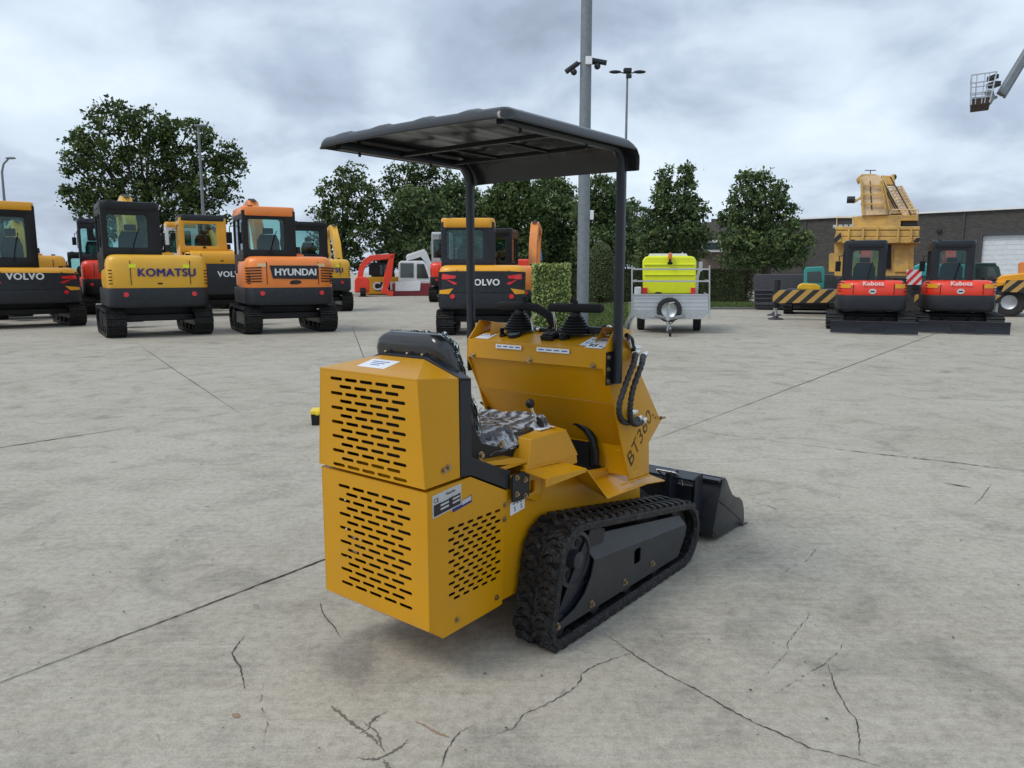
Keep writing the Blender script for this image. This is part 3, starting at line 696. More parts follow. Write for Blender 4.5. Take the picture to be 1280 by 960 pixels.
# ---- crawler tracks
TCX = 0.396; TW = 0.198
circs = [(0.168, 0.333, 0.153), (0.045, 0.095, 0.084), (1.125, 0.172, 0.160)]
def lug_T(x, smp):
    y, z, ty, tz = smp
    X = Vector((1, 0, 0)); Tn = Vector((0, ty, tz)); Nn = Vector((0, tz, -ty))
    mm = Matrix((X, Tn, Nn)).transposed().to_4x4(); return Matrix.Translation((x, y, z)) @ mm
def make_track(sx):
    fine, _ = belt_path([(a, b, c - 0.001) for a, b, c in circs], 0.013)
    m = M(); rings = []
    for (y, z, ty, tz) in fine:
        ny, nz = tz, -ty; pr = [(-TW / 2, 0), (-TW / 2, -.022), (-TW / 2 + .018, -.032), (-.03, -.026), (-.02, -.05), (.02, -.05), (.03, -.026), (TW / 2 - .018, -.032), (TW / 2, -.022), (TW / 2, 0), (TW / 2 - .006, .004), (-TW / 2 + .006, .004)]
        rings.append([(sx * TCX + a, y + ny * b, z + nz * b) for a, b in pr])
    rings.append(rings[0]); m.loft(rings, caps=False)
    smp, _ = belt_path([(a, b, c) for a, b, c in circs], 0.064)
    w = TW / 2
    lugR = [(-0.006, -.016), (0.024, -.020), (0.044, -.034), (0.070, -.026), (w, -.030), (w + .003, .018), (0.080, .026), (0.056, .012), (0.034, .018), (-0.006, .017)]
    for i, s_ in enumerate(smp):
        T = lug_T(sx * TCX, s_)
        cl = [(-w + .006, .010, .019), (-.078, .004, .024), (-.055, -.012, .017), (-.030, -.010, .016), (-.012, .008, .014), (.012, .008, .014), (.030, -.010, .016), (.055, -.012, .017), (.078, .004, .024), (w - .006, .010, .019)]
        for sg in (-1, 1):
            part_ = [c_ for c_ in cl if c_[0] * sg > 0]
            if sg < 0: part_ = part_[::-1]
            of = .011 * sg
            lo = [(c_[0], c_[1] - c_[2] + of) for c_ in part_]; hi = [(c_[0], c_[1] + c_[2] + of) for c_ in part_]
            poly = [(sg * .002, lo[0][1])] + lo + hi[::-1] + [(sg * .002, hi[0][1])]
            cc_ = .5 * (w * sg)
            lo2 = [(cc_ + (c_[0] - cc_) * .93, c_[1] - c_[2] * .72 + of) for c_ in part_]; hi2 = [(cc_ + (c_[0] - cc_) * .93, c_[1] + c_[2] * .72 + of) for c_ in part_]
            top = [(sg * .008, lo2[0][1])] + lo2 + hi2[::-1] + [(sg * .008, hi2[0][1])]
            m.loft([[T @ Vector((p[0], p[1], -0.002)) for p in poly], [T @ Vector((p[0], p[1], 0.0165)) for p in top]])
            m.loft([[T @ Vector((a + sg * .062, b + .032, 0.0)) for a, b in ((-.022, -.012), (.022, -.012), (.022, .012), (-.022, .012))], [T @ Vector((a * .7 + sg * .062, b * .7 + .032, 0.009)) for a, b in ((-.022, -.012), (.022, -.012), (.022, .012), (-.022, .012))]])
    return part(m, 'rubber_track', RUBBER, smooth=30)
for s in (1, -1):
    tr = make_track(s)
    # outer cover plate of the track frame
    m = M(); xo = s * 0.478
    cut = []
    for k in range(13):
        a = R_(38 - 118 * k / 12); cut.append((0.150 + 0.150 * math.cos(a), 0.290 + 0.165 * math.sin(a)))
    low = [(0.232, 0.405), (0.285, 0.298), (0.262, 0.235), (0.215, 0.175), (0.145, 0.135), (0.055, 0.115), (0.0, 0.112), (-0.012, 0.085)]
    o2 = low + [(1.075, 0.072), (1.150, 0.16), (1.165, 0.205), (1.155, 0.222)]
    def P3(y, z):
        lim = 0.298 + (0.222 - 0.298) * (y - 0.285) / (1.155 - 0.285)
        return (xo - s * max(0, (z - lim)) * 0.45, y, z)
    lower = [p for p in o2 if True][1:]
    hole = rrect(0.655, 0.205, 0.060, 0.070, 0.012)
    m.plate(lower, [hole], TX(xo - s * .004), 0.008)
    up = [(0.285, 0.298), (1.155, 0.222), (1.120, 0.275), (0.232, 0.405)]
    U3 = [P3(*p) for p in up]; 
    m.add(U3 + [(p[0] - s * .008, p[1], p[2]) for p in U3], [(0, 1, 2, 3), (7, 6, 5, 4), (0, 1, 5, 4), (1, 2, 6, 5), (2, 3, 7, 6), (3, 0, 4, 7)])
    tf = part(m, 'track_frame', COVERG, bevel=0.002)
    m = M(); m.prism([(0.10, 0.13), (0.30, 0.39), (1.10, 0.26), (1.10, 0.10), (0.10, 0.08)], 'x', s * 0.33, s * 0.44)
    m.plate([(0.02, 0.10), (0.33, 0.12), (0.40, 0.40), (0.30, 0.44), (0.22, 0.36)], [slot(0.25, 0.22, 0.022, 0.045)], TX(s * 0.452), 0.006, m=0)
    part(m, 'inner_track_beam', DGREY, bevel=0.002)
    m = M()
    for y, z in ((0.012, 0.108), (0.266, 0.112), (0.54, 0.116), (0.80, 0.122)): bolt(m, (s * 0.478, y, z), (s, 0, 0), 0.010, 0.012)
    part(m, 'bolt', BRASS, tf)
    # sprocket, idler and rollers
    Tm = lambda x, y, z: Matrix.Translation((x, y, z)) @ Matrix.Rotation(PI / 2, 4, 'Y')
    m = M(); prof = [(0.02, -.05), (0.09, -.05), (0.118, -.04), (0.118, .028), (0.102, .032), (0.095, .015), (0.04, .012), (0.035, .045), (0.01, .05)]
    m.lathe(prof, 36, 0, Tm(s * 0.43, 0.168, 0.333) @ Matrix.Scale(s, 4, (0, 0, 1)))
    for k in range(6):
        a = 2 * PI * k / 6; m.cyl((s * 0.443, 0.168 + .068 * math.cos(a), .333 + .068 * math.sin(a)), (s * 0.4465, .168 + .068 * math.cos(a), .333 + .068 * math.sin(a)), 0.016, n=14, m=1)
    part(m, 'sprocket', [COVERG, SHOE_B], smooth=40)
    m = M(); m.lathe([(0.03, -.04), (0.12, -.035), (0.126, 0), (0.12, .035), (0.03, .04)], 30, 0, Tm(s * .40, 1.125, .172)); part(m, 'idler_wheel', COVERG)
    for k in range(4):
        m = M(); m.lathe([(0.015, -.06), (0.045, -.055), (0.045, -.02), (0.03, -.015), (0.03, .015), (.045, .02), (.045, .055), (.015, .06)], 20, 0, Tm(s * .40, 0.06 + k * .27, .085)); part(m, 'track_roller', COVERG)
# ---- loader arms, quick hitch and bucket
m = M()
for s in (1, -1):
    m.mark(); m.prism([(0.80, 0.40), (1.30, 0.10), (1.42, 0.10), (1.42, 0.22), (1.32, 0.26), (0.92, 0.50), (0.80, 0.48)], 'x', s * .17, s * .22)
m.cyl((-0.20, 1.35, .16), (.20, 1.35, .16), .025)
part(m, 'loader_arm', DGREY, bevel=.003)
m = M()
for s in (1, -1): m.mark(); m.cyl((s * .12, 0.95, .56), (s * .12, 1.32, .34), .012, m=0); m.cyl((s * .12, 0.80, .64), (s * .12, 1.08, .48), .024, m=1)
part(m, 'tilt_cylinder', [CHROME, DGREY])
m = M()
m.box((0, 1.46, 0.20), (0.72, 0.03, 0.26), rot=Matrix.Rotation(R_(-8), 4, 'X')); m.box((0, 1.46, 0.385), (0.78, 0.10, 0.010), rot=Matrix.Rotation(R_(8), 4, 'X'))
for s in (1, -1): m.box((s * .26, 1.42, .31), (.03, .10, .20)); m.box((s * .38, 1.50, .27), (.012, .10, .24))
qh = part(m, 'quick_hitch', DGREY, bevel=.003)
m = M()
for x in (0.20, 0.31): m.tube([(x, 1.36, .42), (x, 1.44, .37), (x + .0, 1.45, .33)], .006, 8)
m.tube([(0.20, 1.36, .42), (.31, 1.36, .42)], .006, 8)
m.tube(smooth_path([(0.08, 1.20, .46), (.10, 1.28, .50), (.14, 1.32, .47), (.15, 1.33, .40)], 18), .008, 8)
part(m, 'hitch_lever', CHROME, qh, smooth=50)
m = M(); BW = 0.46; t = 0.006
back = [(1.640, 0.345), (1.590, 0.235), (1.530, 0.080), (1.555, 0.035), (1.60, 0.022), (1.985, 0.006)]
inner = [(1.985, 0.014), (1.60, 0.030), (1.56, 0.043), (1.538, 0.083), (1.597, 0.232), (1.647, 0.342)]
m.prism(back + inner, 'x', -BW + .002, BW - .002)
m.prism([(1.600, 0.349), (1.668, 0.352), (1.672, 0.345), (1.640, 0.338), (1.603, 0.335)], 'x', -BW + .002, BW - .002)
bk = part(m, 'bucket', COVERG, smooth=30, bevel=.001)
sidep = [(1.530, 0.078), (1.598, 0.020), (1.97, 0.008), (1.985, 0.02), (1.972, 0.10), (1.945, 0.15), (1.90, 0.182), (1.84, 0.20), (1.79, 0.226), (1.745, 0.272), (1.70, 0.33), (1.672, 0.352), (1.640, 0.350), (1.590, 0.235)]
for s in (1, -1):
    m = M(); m.plate(sidep, [], TX(s * BW), 0.008, bev=.0012)
    m.prism([(1.594, 0.236), (1.60, 0.228), (1.945, 0.035), (1.935, 0.028)], 'x', s * (BW + .004), s * (BW + .007))
    part(m, 'bucket_side', COVERG, bk)
m = M(); m.prism([(1.93, 0.002), (2.005, 0.001), (2.005, 0.006), (1.93, 0.018)], 'x', -BW - .02, BW + .02); part(m, 'cutting_edge', mat('worn_steel', (.16, .15, .14), .45, metal=.7, var=.3), bk)
m = M(); m.box((0, 1.664, 0.3545), (2 * BW - .01, 0.010, 0.003)); part(m, 'rim_sky_glint', SILVER, bk)  # silver strip imitates the sky's reflection along the top flange
# ================================================================== GROUND
def ground_mat():
    m = bpy.data.materials.new('weathered_concrete'); m.use_nodes = True
    nt = m.node_tree; N = nt.nodes; L = nt.links; b = N['Principled BSDF']
    tc = N.new('ShaderNodeTexCoord')
    def nz(scale, det, rough, sc=(1, 1, 1), rot=0, dist=0):
        mp = N.new('ShaderNodeMapping'); mp.inputs['Scale'].default_value = sc; mp.inputs['Rotation'].default_value = (0, 0, rot)
        L.new(tc.outputs['Object'], mp.inputs[0])
        n = N.new('ShaderNodeTexNoise'); n.inputs['Scale'].default_value = scale; n.inputs['Detail'].default_value = det; n.inputs['Roughness'].default_value = rough; n.inputs['Distortion'].default_value = dist
        L.new(mp.outputs[0], n.inputs['Vector']); return n.outputs['Fac']
    def rng_(v, a, b_, c, d):
        r = N.new('ShaderNodeMapRange'); r.inputs[1].default_value = a; r.inputs[2].default_value = b_; r.inputs[3].default_value = c; r.inputs[4].default_value = d
        L.new(v, r.inputs[0]); return r.outputs[0]
    def mixc(f, a, b_, mode='MIX'):
        x = N.new('ShaderNodeMix'); x.data_type = 'RGBA'; x.blend_type = mode
        if isinstance(f, float): x.inputs[0].default_value = f
        else: L.new(f, x.inputs[0])
        for i, v in ((6, a), (7, b_)):
            if isinstance(v, tuple): x.inputs[i].default_value = v + (1,)
            else: L.new(v, x.inputs[i])
        return x.outputs[2]
    big = nz(0.55, 7, 0.6, dist=0.4); med = nz(2.6, 9, 0.68, dist=0.6); streak = nz(5.0, 9, 0.75, (0.3, 2.6, 1), R_(-12), 0.2); str2 = nz(16, 6, 0.75, (0.12, 2.5, 1), R_(35), 0.1); fine = nz(22, 9, 0.82); grit = nz(120, 3, 0.6)
    c = mixc(rng_(big, 0.32, 0.68, 0, 1), (0.300, 0.270, 0.215), (0.400, 0.370, 0.312))
    c = mixc(rng_(med, 0.30, 0.74, 0, 0.62), c, (0.47, 0.44, 0.37))
    c = mixc(rng_(med, 0.48, 0.28, 0, 0.5), c, (0.20, 0.19, 0.17))
    c = mixc(rng_(streak, 0.46, 0.74, 0, 0.30), c, (0.50, 0.485, 0.445))
    c = mixc(rng_(streak, 0.42, 0.24, 0, 0.22), c, (0.22, 0.21, 0.19))
    c = mixc(rng_(str2, 0.53, 0.70, 0, 0.36), c, (0.55, 0.52, 0.45)); c = mixc(rng_(str2, 0.44, 0.30, 0, 0.22), c, (0.20, 0.18, 0.145))
    st = nz(1.1, 4, 0.5, dist=1.2); c = mixc(rng_(st, 0.60, 0.72, 0, 0.45), c, (0.15, 0.14, 0.13))
    sp = nz(9, 3, 0.5, dist=.5); c = mixc(rng_(sp, 0.70, 0.76, 0, 0.5), c, (0.12, 0.115, 0.10))
    rs = nz(1.7, 5, 0.6, (1, 1, 1), 1.0); c = mixc(rng_(rs, 0.66, 0.8, 0, 0.35), c, (0.30, 0.22, 0.15))
    c = mixc(rng_(fine, 0.56, 0.36, 0, 1), c, mixc(1.0, c, (0.70, 0.69, 0.68), 'MULTIPLY'))
    c = mixc(rng_(grit, 0.30, 0.72, 0, 0.6), mixc(1.0, c, (1.25, 1.25, 1.24), 'MULTIPLY'), mixc(1.0, c, (0.70, 0.70, 0.69), 'MULTIPLY'))
    L.new(c, b.inputs['Base Color']); b.inputs['Specular IOR Level'].default_value = 0.35
    L.new(rng_(med, 0.3, 0.7, 0.9, 0.62), b.inputs['Roughness'])
    ad = N.new('ShaderNodeMath'); ad.operation = 'MULTIPLY_ADD'; ad.inputs[1].default_value = 0.5; L.new(fine, ad.inputs[0]); L.new(grit, ad.inputs[2])
    bp = N.new('ShaderNodeBump'); bp.inputs['Strength'].default_value = 0.35; bp.inputs['Distance'].default_value = 0.004; L.new(ad.outputs[0], bp.inputs['Height']); L.new(bp.outputs[0], b.inputs['Normal'])
    return m
GM = ground_mat()
m = M(); m.add([(-900, -60, 0), (900, -60, 0), (900, 1500, 0), (-900, 1500, 0)], [(0, 1, 2, 3)])
g = m.build('ground', GM); g['kind'] = 'structure'
SEAL = mat('joint_sealant', (0.028, 0.026, 0.024), 0.85, var=0.3, vs=20)
CRK = mat('crack_dark', (0.06, 0.056, 0.05), 0.95, var=0.3, vs=20)
STAIN = mat('damp_crack', (0.15, 0.135, 0.11), 0.9, var=0.15)
RUST = mat('rust_mark', (0.30, 0.21, 0.14), 0.95, var=0.2)
WHT = mat('white_scuff', (0.7, 0.7, 0.68), 0.9)
rg = random.Random(11)
def jag(P, step, amp):
    out = [P[0]]
    for a, b in zip(P[:-1], P[1:]):
        n = max(1, int((b - a).length / step)); d = (b - a).normalized(); nrm = Vector((-d.y, d.x, 0))
        for k in range(1, n + 1):
            q = a.lerp(b, k / n); out.append(q + nrm * (rg.uniform(-amp, amp) if k < n else 0))
    return out
def strip(px, w, step, amp, z, m, wj=0.5, gaps=0.0):
    P = [ground(*p) for p in px]; P = jag(P, step, amp); n = len(P); ws = []
    for i in range(n):
        e = min(1, 0.25 + 3 * min(i, n - 1 - i) / max(6, n)); ws.append(.85 * w * e * rg.uniform(1 - wj, 1 + wj))
    vs = []
    for i, p in enumerate(P):
        d = (P[min(i + 1, n - 1)] - P[max(i - 1, 0)]).normalized(); q = Vector((-d.y, d.x, 0)) * ws[i] / 2
        vs += [(p.x + q.x, p.y + q.y, z), (p.x - q.x, p.y - q.y, z)]
    m.add(vs, [(2 * i, 2 * i + 1, 2 * i + 3, 2 * i + 2) for i in range(n - 1) if rg.random() >= gaps])
m = M()
strip([(-60, 878), (0, 854), (130, 805), (260, 756), (408, 699), (560, 642), (700, 592), (818, 549)], 0.012, 0.03, 0.003, 0.004, m, .35)
strip([(818, 549), (900, 519), (1000, 481), (1151, 424), (1240, 390)], 0.016, 0.12, 0.003, 0.0042, m, .3)
strip([(-60, 569), (0, 560), (70, 549), (150, 537)], 0.018, 0.06, 0.005, 0.0044, m, .5)
strip([(150, 537), (295, 515), (400, 501)], 0.006, 0.08, 0.004, 0.0044, m, .5, .2)
strip([(172, 430), (215, 460), (300, 517)], 0.010, 0.1, 0.004, 0.0046, m, .3)
strip([(440, 408), (452, 440), (458, 455)], 0.014, 0.12, 0.004, 0.0048, m, .3)
strip([(826, 532), (900, 543), (1000, 556)], 0.006, 0.05, 0.004, 0.005, m, .5)
strip([(1000, 556), (1080, 566), (1180, 577), (1340, 597)], 0.013, 0.035, 0.005, 0.005, m, .8, .08)
strip([(700, 425), (820, 445), (1000, 462), (1340, 486)], 0.006, 0.2, 0.01, 0.0052, m, .5, .25)
strip([(1181, 604), (1190, 606), (1214, 610)], 0.022, 0.03, 0.002, 0.0052, m, .3)
strip([(1330, 398), (1180, 403), (1000, 405), (905, 402)], 0.012, .3, .01, .0054, m, .3)
o = m.build('concrete_joints', SEAL, smooth=0, recalc=False); o['kind'] = 'structure'
m = M()
strip([(752, 790), (775, 806), (800, 824), (835, 845), (870, 862), (905, 884), (945, 905), (985, 922), (1010, 935), (1060, 947), (1120, 965)], 0.0055, 0.012, 0.0035, 0.003, m, .6)
strip([(792, 815), (770, 823), (745, 832), (728, 842), (722, 858), (700, 872), (672, 886), (655, 893), (640, 912), (610, 922)], 0.004, 0.012, 0.004, 0.0032, m, .6)
strip([(306, 795), (297, 806), (290, 816), (293, 824), (300, 833), (303, 847), (306, 862)], 0.006, 0.012, 0.002, 0.003, m, .5)
strip([(400, 752), (403, 766), (410, 776), (418, 784), (425, 798)], 0.0045, 0.012, 0.002, 0.003, m, .5)
strip([(1034, 830), (1040, 848), (1047, 866), (1058, 885), (1070, 900), (1075, 925), (1074, 945)], 0.0045, 0.014, 0.003, 0.003, m, .6)
strip([(1060, 796), (1045, 818), (1028, 832), (1005, 845), (985, 858), (965, 870)], 0.0022, 0.014, 0.003, 0.003, m, .8, .3)
strip([(1014, 760), (1008, 775), (995, 790), (984, 805), (985, 815), (975, 825), (960, 842), (940, 852)], 0.0022, 0.014, 0.003, 0.003, m, .8, .2)
strip([(1240, 605), (1225, 625), (1215, 632)], .003, .03, .003, .003, m, .8)
strip([(940, 628), (960, 632), (972, 638)], .005, .02, .003, .003, m, .8)
strip([(975, 720), (985, 712), (1010, 700), (1025, 680)], .002, .02, .004, .003, m, .8, .3)
strip([(552, 960), (560, 935), (575, 915), (590, 908)], .004, .012, .003, .003, m, .6)
strip([(330, 850), (325, 880), (335, 905), (328, 930)], .0018, .012, .003, .003, m, .8, .3)
strip([(645, 900), (690, 880), (720, 850)], .0015, .02, .004, .003, m, .8, .4)
o = m.build('cracks', CRK, smooth=0, recalc=False); o['kind'] = 'structure'
m = M()
strip([(414, 883), (430, 896), (445, 908), (460, 918), (476, 934)], 0.011, 0.006, 0.004, 0.002, m, .9)
strip([(482, 891), (466, 899), (460, 912), (450, 917)], 0.009, 0.006, 0.004, 0.0022, m, .9)
strip([(445, 948), (470, 950), (482, 945), (500, 935), (510, 925)], 0.008, 0.006, 0.004, 0.0022, m, .9)
strip([(478, 948), (490, 965)], 0.008, 0.006, 0.004, 0.0024, m, .9)
strip([(450, 900), (470, 915), (480, 940)], .006, .012, .004, .0026, m, .7)
o = m.build('crack_stains', STAIN, smooth=0, recalc=False); o['kind'] = 'structure'
m = M()
strip([(520, 902), (535, 910), (550, 918), (563, 922)], .012, .01, .003, .002, m, .8)
strip([(290, 893), (300, 897)], .03, .01, .003, .0022, m, .6)
o = m.build('rust_marks', RUST, smooth=0, recalc=False); o['kind'] = 'structure'
# small debris dots
m = M()
for k in range(150):
    px = rg.uniform(-40, 1320); py = 400 + 540 * rg.random() ** 1.3; p = ground(px, py); s = rg.uniform(.0015, .0048) * (1 + (p.y / 9))
    n = rg.randint(4, 7); a0 = rg.random() * 6
    vs = [(p.x + s * rg.uniform(.5, 1.6) * math.cos(a0 + 2 * PI * i / n), p.y + s * rg.uniform(.5, 1.2) * math.sin(a0 + 2 * PI * i / n), 0.006) for i in range(n)]
    m.add(vs + [(p.x, p.y, 0.006 + s * .5)], [(i, (i + 1) % n, n) for i in range(n)])
o = m.build('grit', CRK, smooth=0); tag(o, 'small dark grit and stones scattered over the concrete yard', 'grit', kind='stuff')
# ================================================================== EXCAVATORS (generator)
def superplan(w, B, D, p, n=30, inset=0.0, fr=0.12):
    """plan outline (x,y): rear arc towards -y (depth B), straight sides forward to y=D"""
    pts = []; w_ = w - inset; 
    for k in range(n + 1):
        a = PI * k / n; c, s_ = math.cos(a), math.sin(a)
        pts.append((-w_ * math.copysign(abs(c) ** (2 / p), c), -(B - inset) * abs(s_) ** (2 / p)))
    pts += [(w_, D - fr), (w_ - fr * .7, D), (-w_ + fr * .7, D), (-w_, D - fr)]
    return pts
def rear_y(x, w, B, p): return -B * (1 - min(1, abs(x) / w) ** p) ** (1 / p)
def steel_track(root, sx, xc, tw, L, Ht, rubber=False, y0=0.0, blue=False):
    r = Ht / 2; c = [(y0 + r, r, r - .035), (y0 + L - r, r, r - .035)]
    if not rubber: c = [(y0 + r * .95, r * 1.0, r * .92 - .03), (y0 + L - r, r, r - .035), (y0 + r * 1.15, r * .7, r * .7 - .03)]
    fine, _ = belt_path(c, 0.06)
    m = M(); rings = []
    for (y, z, ty, tz) in fine:
        rings.append([(sx * xc + a, y + tz * b, z - ty * b) for a, b in ((-tw / 2 + .01, 0), (-tw / 2 + .01, -.05), (tw / 2 - .01, -.05), (tw / 2 - .01, 0))])
    rings.append(rings[0]); m.loft(rings, caps=False)
    pit = 0.155 if not rubber else 0.11
    smp, st = belt_path(c, pit); w = tw / 2
    for (y, z, ty, tz) in smp:
        T = lug_T(sx * xc, (y, z, ty, tz)); h = st * .46
        if rubber:
            m.loft([[T @ Vector(p) for p in ((-w, -h * .5, -.004), (w, -h * .5, -.004), (w, h * .5, -.004), (-w, h * .5, -.004))], [T @ Vector(p) for p in ((-w * .97, -h * .3, .03), (w * .97, -h * .3, .03), (w * .97, h * .3, .03), (-w * .97, h * .3, .03))]])
        else:
            m.loft([[T @ Vector(p) for p in ((-w, -h, -.004), (w, -h, -.004), (w, h, -.004), (-w, h, -.004))], [T @ Vector(p) for p in ((-w, -h * .97, .012), (w, -h * .97, .012), (w, h * .97, .012), (-w, h * .97, .012))]])
            for q in (-.8, 0, .8):
                m.loft([[T @ Vector((a, b + q * h, .008)) for a, b in ((-w, -.012), (w, -.012), (w, .012), (-w, .012))], [T @ Vector((a * .99, b * .5 + q * h, .032)) for a, b in ((-w, -.012), (w, -.012), (w, .012), (-w, .012))]])
    tr = m.build('track', RUBBER if rubber else STEELT, root, smooth=30)
    m = M(); iw = tw * .5
    m.prism([(y0 + r * .9, r * .55), (y0 + L - r, r * .45), (y0 + L - r, r * 1.35), (y0 + L * .5, r * 1.5), (y0 + r, r * 1.4)], 'x', sx * xc - iw * .55, sx * xc + iw * .55)
    m.build('track_frame', DGREY, tr, bevel=.01)
    Tm = lambda x, y, z: Matrix.Translation((x, y, z)) @ Matrix.Rotation(PI / 2, 4, 'Y')
    for yy, nm in ((y0 + r * 1.0, 'sprocket'), (y0 + L - r, 'idler')):
        m = M(); m.lathe([(.03, -tw * .36), (r * .5, -tw * .36), (r * .66, -tw * .30), (r * .78, -.04), (r * .78, .04), (r * .66, tw * .30), (r * .5, tw * .36), (.03, tw * .36)], 22, 0, Tm(sx * xc, yy, r)); m.build(nm, STEELT, tr)
    for k in range(4):
        m = M(); m.lathe([(.02, -tw * .4), (r * .26, -tw * .4), (r * .28, -.05), (r * .2, -.04), (r * .2, .04), (r * .28, .05), (r * .26, tw * .4), (.02, tw * .4)], 14, 0, Tm(sx * xc, y0 + r * 1.9 + k * (L - r * 3.6) / 3, r * .33)); m.build('roller', STEELT, tr)
    return tr
def put_text(root, txt, size, x, z, w, B, p, mt, bold=.02, shear=0, space=1, yb=0, sx=1.0, heavy=True):
    me = text_mesh(txt, size, .004, 0.0, shear, space); m = M(); hv = .020 + bold * 3
    for q_, (ddx, ddz) in enumerate(((0, 0), (hv, 0), (-hv, 0), (0, hv * .6), (0, -hv * .6), (hv * .5, hv * .3), (-hv * .5, -hv * .3)) if heavy else ((0, 0),)):
        vs = []
        for v in me.vertices:
            X = x + v.co.x * sx + ddx * size; vs.append((X, yb + rear_y(X, w, B, p) - .020 - v.co.z - q_ * .0007, z + v.co.y + ddz * size))
        m.add(vs, [tuple(q.vertices) for q in me.polygons])
    bpy.data.meshes.remove(me)
    return m.build('lettering', mt, root, smooth=0)
def slanted(root, name, x0, x1, z0, z1, w, B, p, mt, pts=None, th=.006, yb=0, holes=(), xo_=0):
    """a thin shaped badge following the curved rear face"""
    if pts is None: pts = [(x0, z0), (x1, z0), (x1, z1), (x0, z1)]
    P = []
    for a, b in zip(pts, pts[1:] + pts[:1]):
        for k in range(6): P.append((a[0] + (b[0] - a[0]) * k / 6, a[1] + (b[1] - a[1]) * k / 6))
    m = M(); xa = min(q[0] for q in pts); xb = max(q[0] for q in pts); e_ = (xb - xa) * 1e-3
    xs = sorted({min(max(q[0], xa + e_), xb - e_) for q in pts} | {xa + e_ + (xb - xa - 2 * e_) * k / 28 for k in range(29)}); vs = []
    for x in xs:
        zs = []
        for a, b in zip(pts, pts[1:] + pts[:1]):
            if (a[0] - x) * (b[0] - x) <= 0 and a[0] != b[0]: zs.append(a[1] + (b[1] - a[1]) * (x - a[0]) / (b[0] - a[0]))
        y = yb + rear_y(x - xo_, w, B, p); lo, hi = min(zs), max(zs)
        vs += [(x, y - th, lo), (x, y - th, hi), (x, y + .01, hi), (x, y + .01, lo)]
    n = len(xs)
    m.add(vs, [(4 * i + k, 4 * i + (k + 1) % 4, 4 * i + 4 + (k + 1) % 4, 4 * i + 4 + k) for i in range(n - 1) for k in range(4)] + [(0, 1, 2, 3), (4 * n - 1, 4 * n - 2, 4 * n - 3, 4 * n - 4)])
    return m.build(name, mt, root, smooth=0)
def excavator(px, py, hd, label, cat='excavator', group=None, W=2.3, H=3.0, tw=.42, L=2.7, th=.23, body=Y_EXC, skirt=SKIRT, cabm=BLACK, roofm=None, postm=None,
              z=(.225, .375, .62), bw=.95, p=5.0, B=.55, ov=.12, cab=(-.92, .05, 1.45), text=None, boom=None, boomx=.15, boomh=1.04, rubber=False, blade=False,
              D=1.5, depth=None, deco=None, bodydx=0.0, lens=True, boomf=2.2, glassm=None, rearwin=.74, seatm=None, exhaust=True, notrack=False, name='excavator', winm=(.10, .22), hood_rail=False):
    g0 = ground(px, py) if depth is None else Vector((at(px, 400, depth).x, depth, 0))
    root = thing(name, g0, -R_(hd), label, cat, group)
    glassm = glassm or GLASS; seatm = seatm or BLACK
    tH = th * H; hw_ = W / 2 * bw; z0, z1, z2 = [a * H for a in z]
    if not notrack:
        for s in (-1, 1): steel_track(root, s, W / 2 - tw / 2, tw, L, tH, rubber)
        m = M(); m.box((0, L * .45, tH * .75), (W - 2 * tw + .1, L * .42, tH * .45)); m.cyl((0, L * .45, tH * .9), (0, L * .45, z0 + .03), W * .22, n=28); m.box((0, L * .2, tH * .62), (W - 2 * tw + .1, .18, .16))
        m.build('undercarriage', DGREY if skirt != SKIRT else BLACK, root, bevel=.02)
    yb = B - ov + 0.0          # body frame offset so that the rear-most point is at -ov
    xo = bodydx
    # lower band (counterweight)
    m = M(); r0 = [[(x + xo, y + yb, zz) for x, y in superplan(hw_, B, D, p, inset=i)] for zz, i in ((z0, .05), (z0 + .03, .015), (z0 + .07, 0), (z1 - .02, 0), (z1, .008))]
    m.loft(r0); cw = m.build('counterweight', skirt, root, smooth=32)
    # bodywork
    m = M(); r0 = [[(x + xo, y + yb, zz) for x, y in superplan(hw_ * .985, B - .01, D * .55, p, inset=i)] for zz, i in ((z1 + .001, .008), (z1 + .02, 0), (z2 - .22, 0.0), (z2 - .12, .02), (z2 - .05, .06), (z2 - .012, .12), (z2, .20))]
    m.loft(r0); hood = m.build('engine_hood', body, root, smooth=32)
    m = M(); m.box((xo + 0.0, yb + D * .55 + (D * .9 - D * .55) / 2 - .1, (z1 + z2) / 2 - .1), (hw_ * 1.9, D * .5, (z2 - z1) * .7)); m.build('deck_cover', body, root, bevel=.04)
    # panel gaps on the hood
    for xx in (-hw_ * .55, hw_ * .60):
        m = M(); m.box((xx + xo, yb + rear_y(xx, hw_ * .985, B - .01, p) + .02 - .0235, (z1 + z2) / 2 - .03), (.012, .02, (z2 - z1) * .72)); m.build('panel_gap', SHOE_B, hood)
    # grab / latch
    m = M(); m.box((xo + .0, yb - B + .005, z1 + .10), (.10, .03, .035)); m.build('latch', BLACK, hood, bevel=.005)
    if lens:
        for s in (-1, 1):
            m = M(); X = s * hw_ * .66; m.tube([(X + xo, yb + rear_y(X, hw_, B, p) + .01, (z0 + z1) / 2 + .08), (X + xo, yb + rear_y(X, hw_, B, p) - .02, (z0 + z1) / 2 + .08)], .055, 18); m.build('reflector', RLAMP, cw)
    # cab
    cx0, cx1, cd = cab[0] * hw_ + xo, cab[1] * hw_ + xo, cab[2]
    cy0 = yb - B + .42; cy1 = cy0 + cd; cz0 = z2 - .06; cz1 = H; fw_ = cx1 - cx0; fh = cz1 - cz0
    cf = bpy.data.objects.new('cab', None)
    m = M(); fr = .07; t = .05
    wz0 = cz0 + fh * (1 - rearwin) * .72; wz1 = cz1 - fh * .20
    ml, mr_ = fw_ * winm[0], fw_ * winm[1]; ww = fw_ - ml - mr_; wc = cx0 + ml + ww / 2
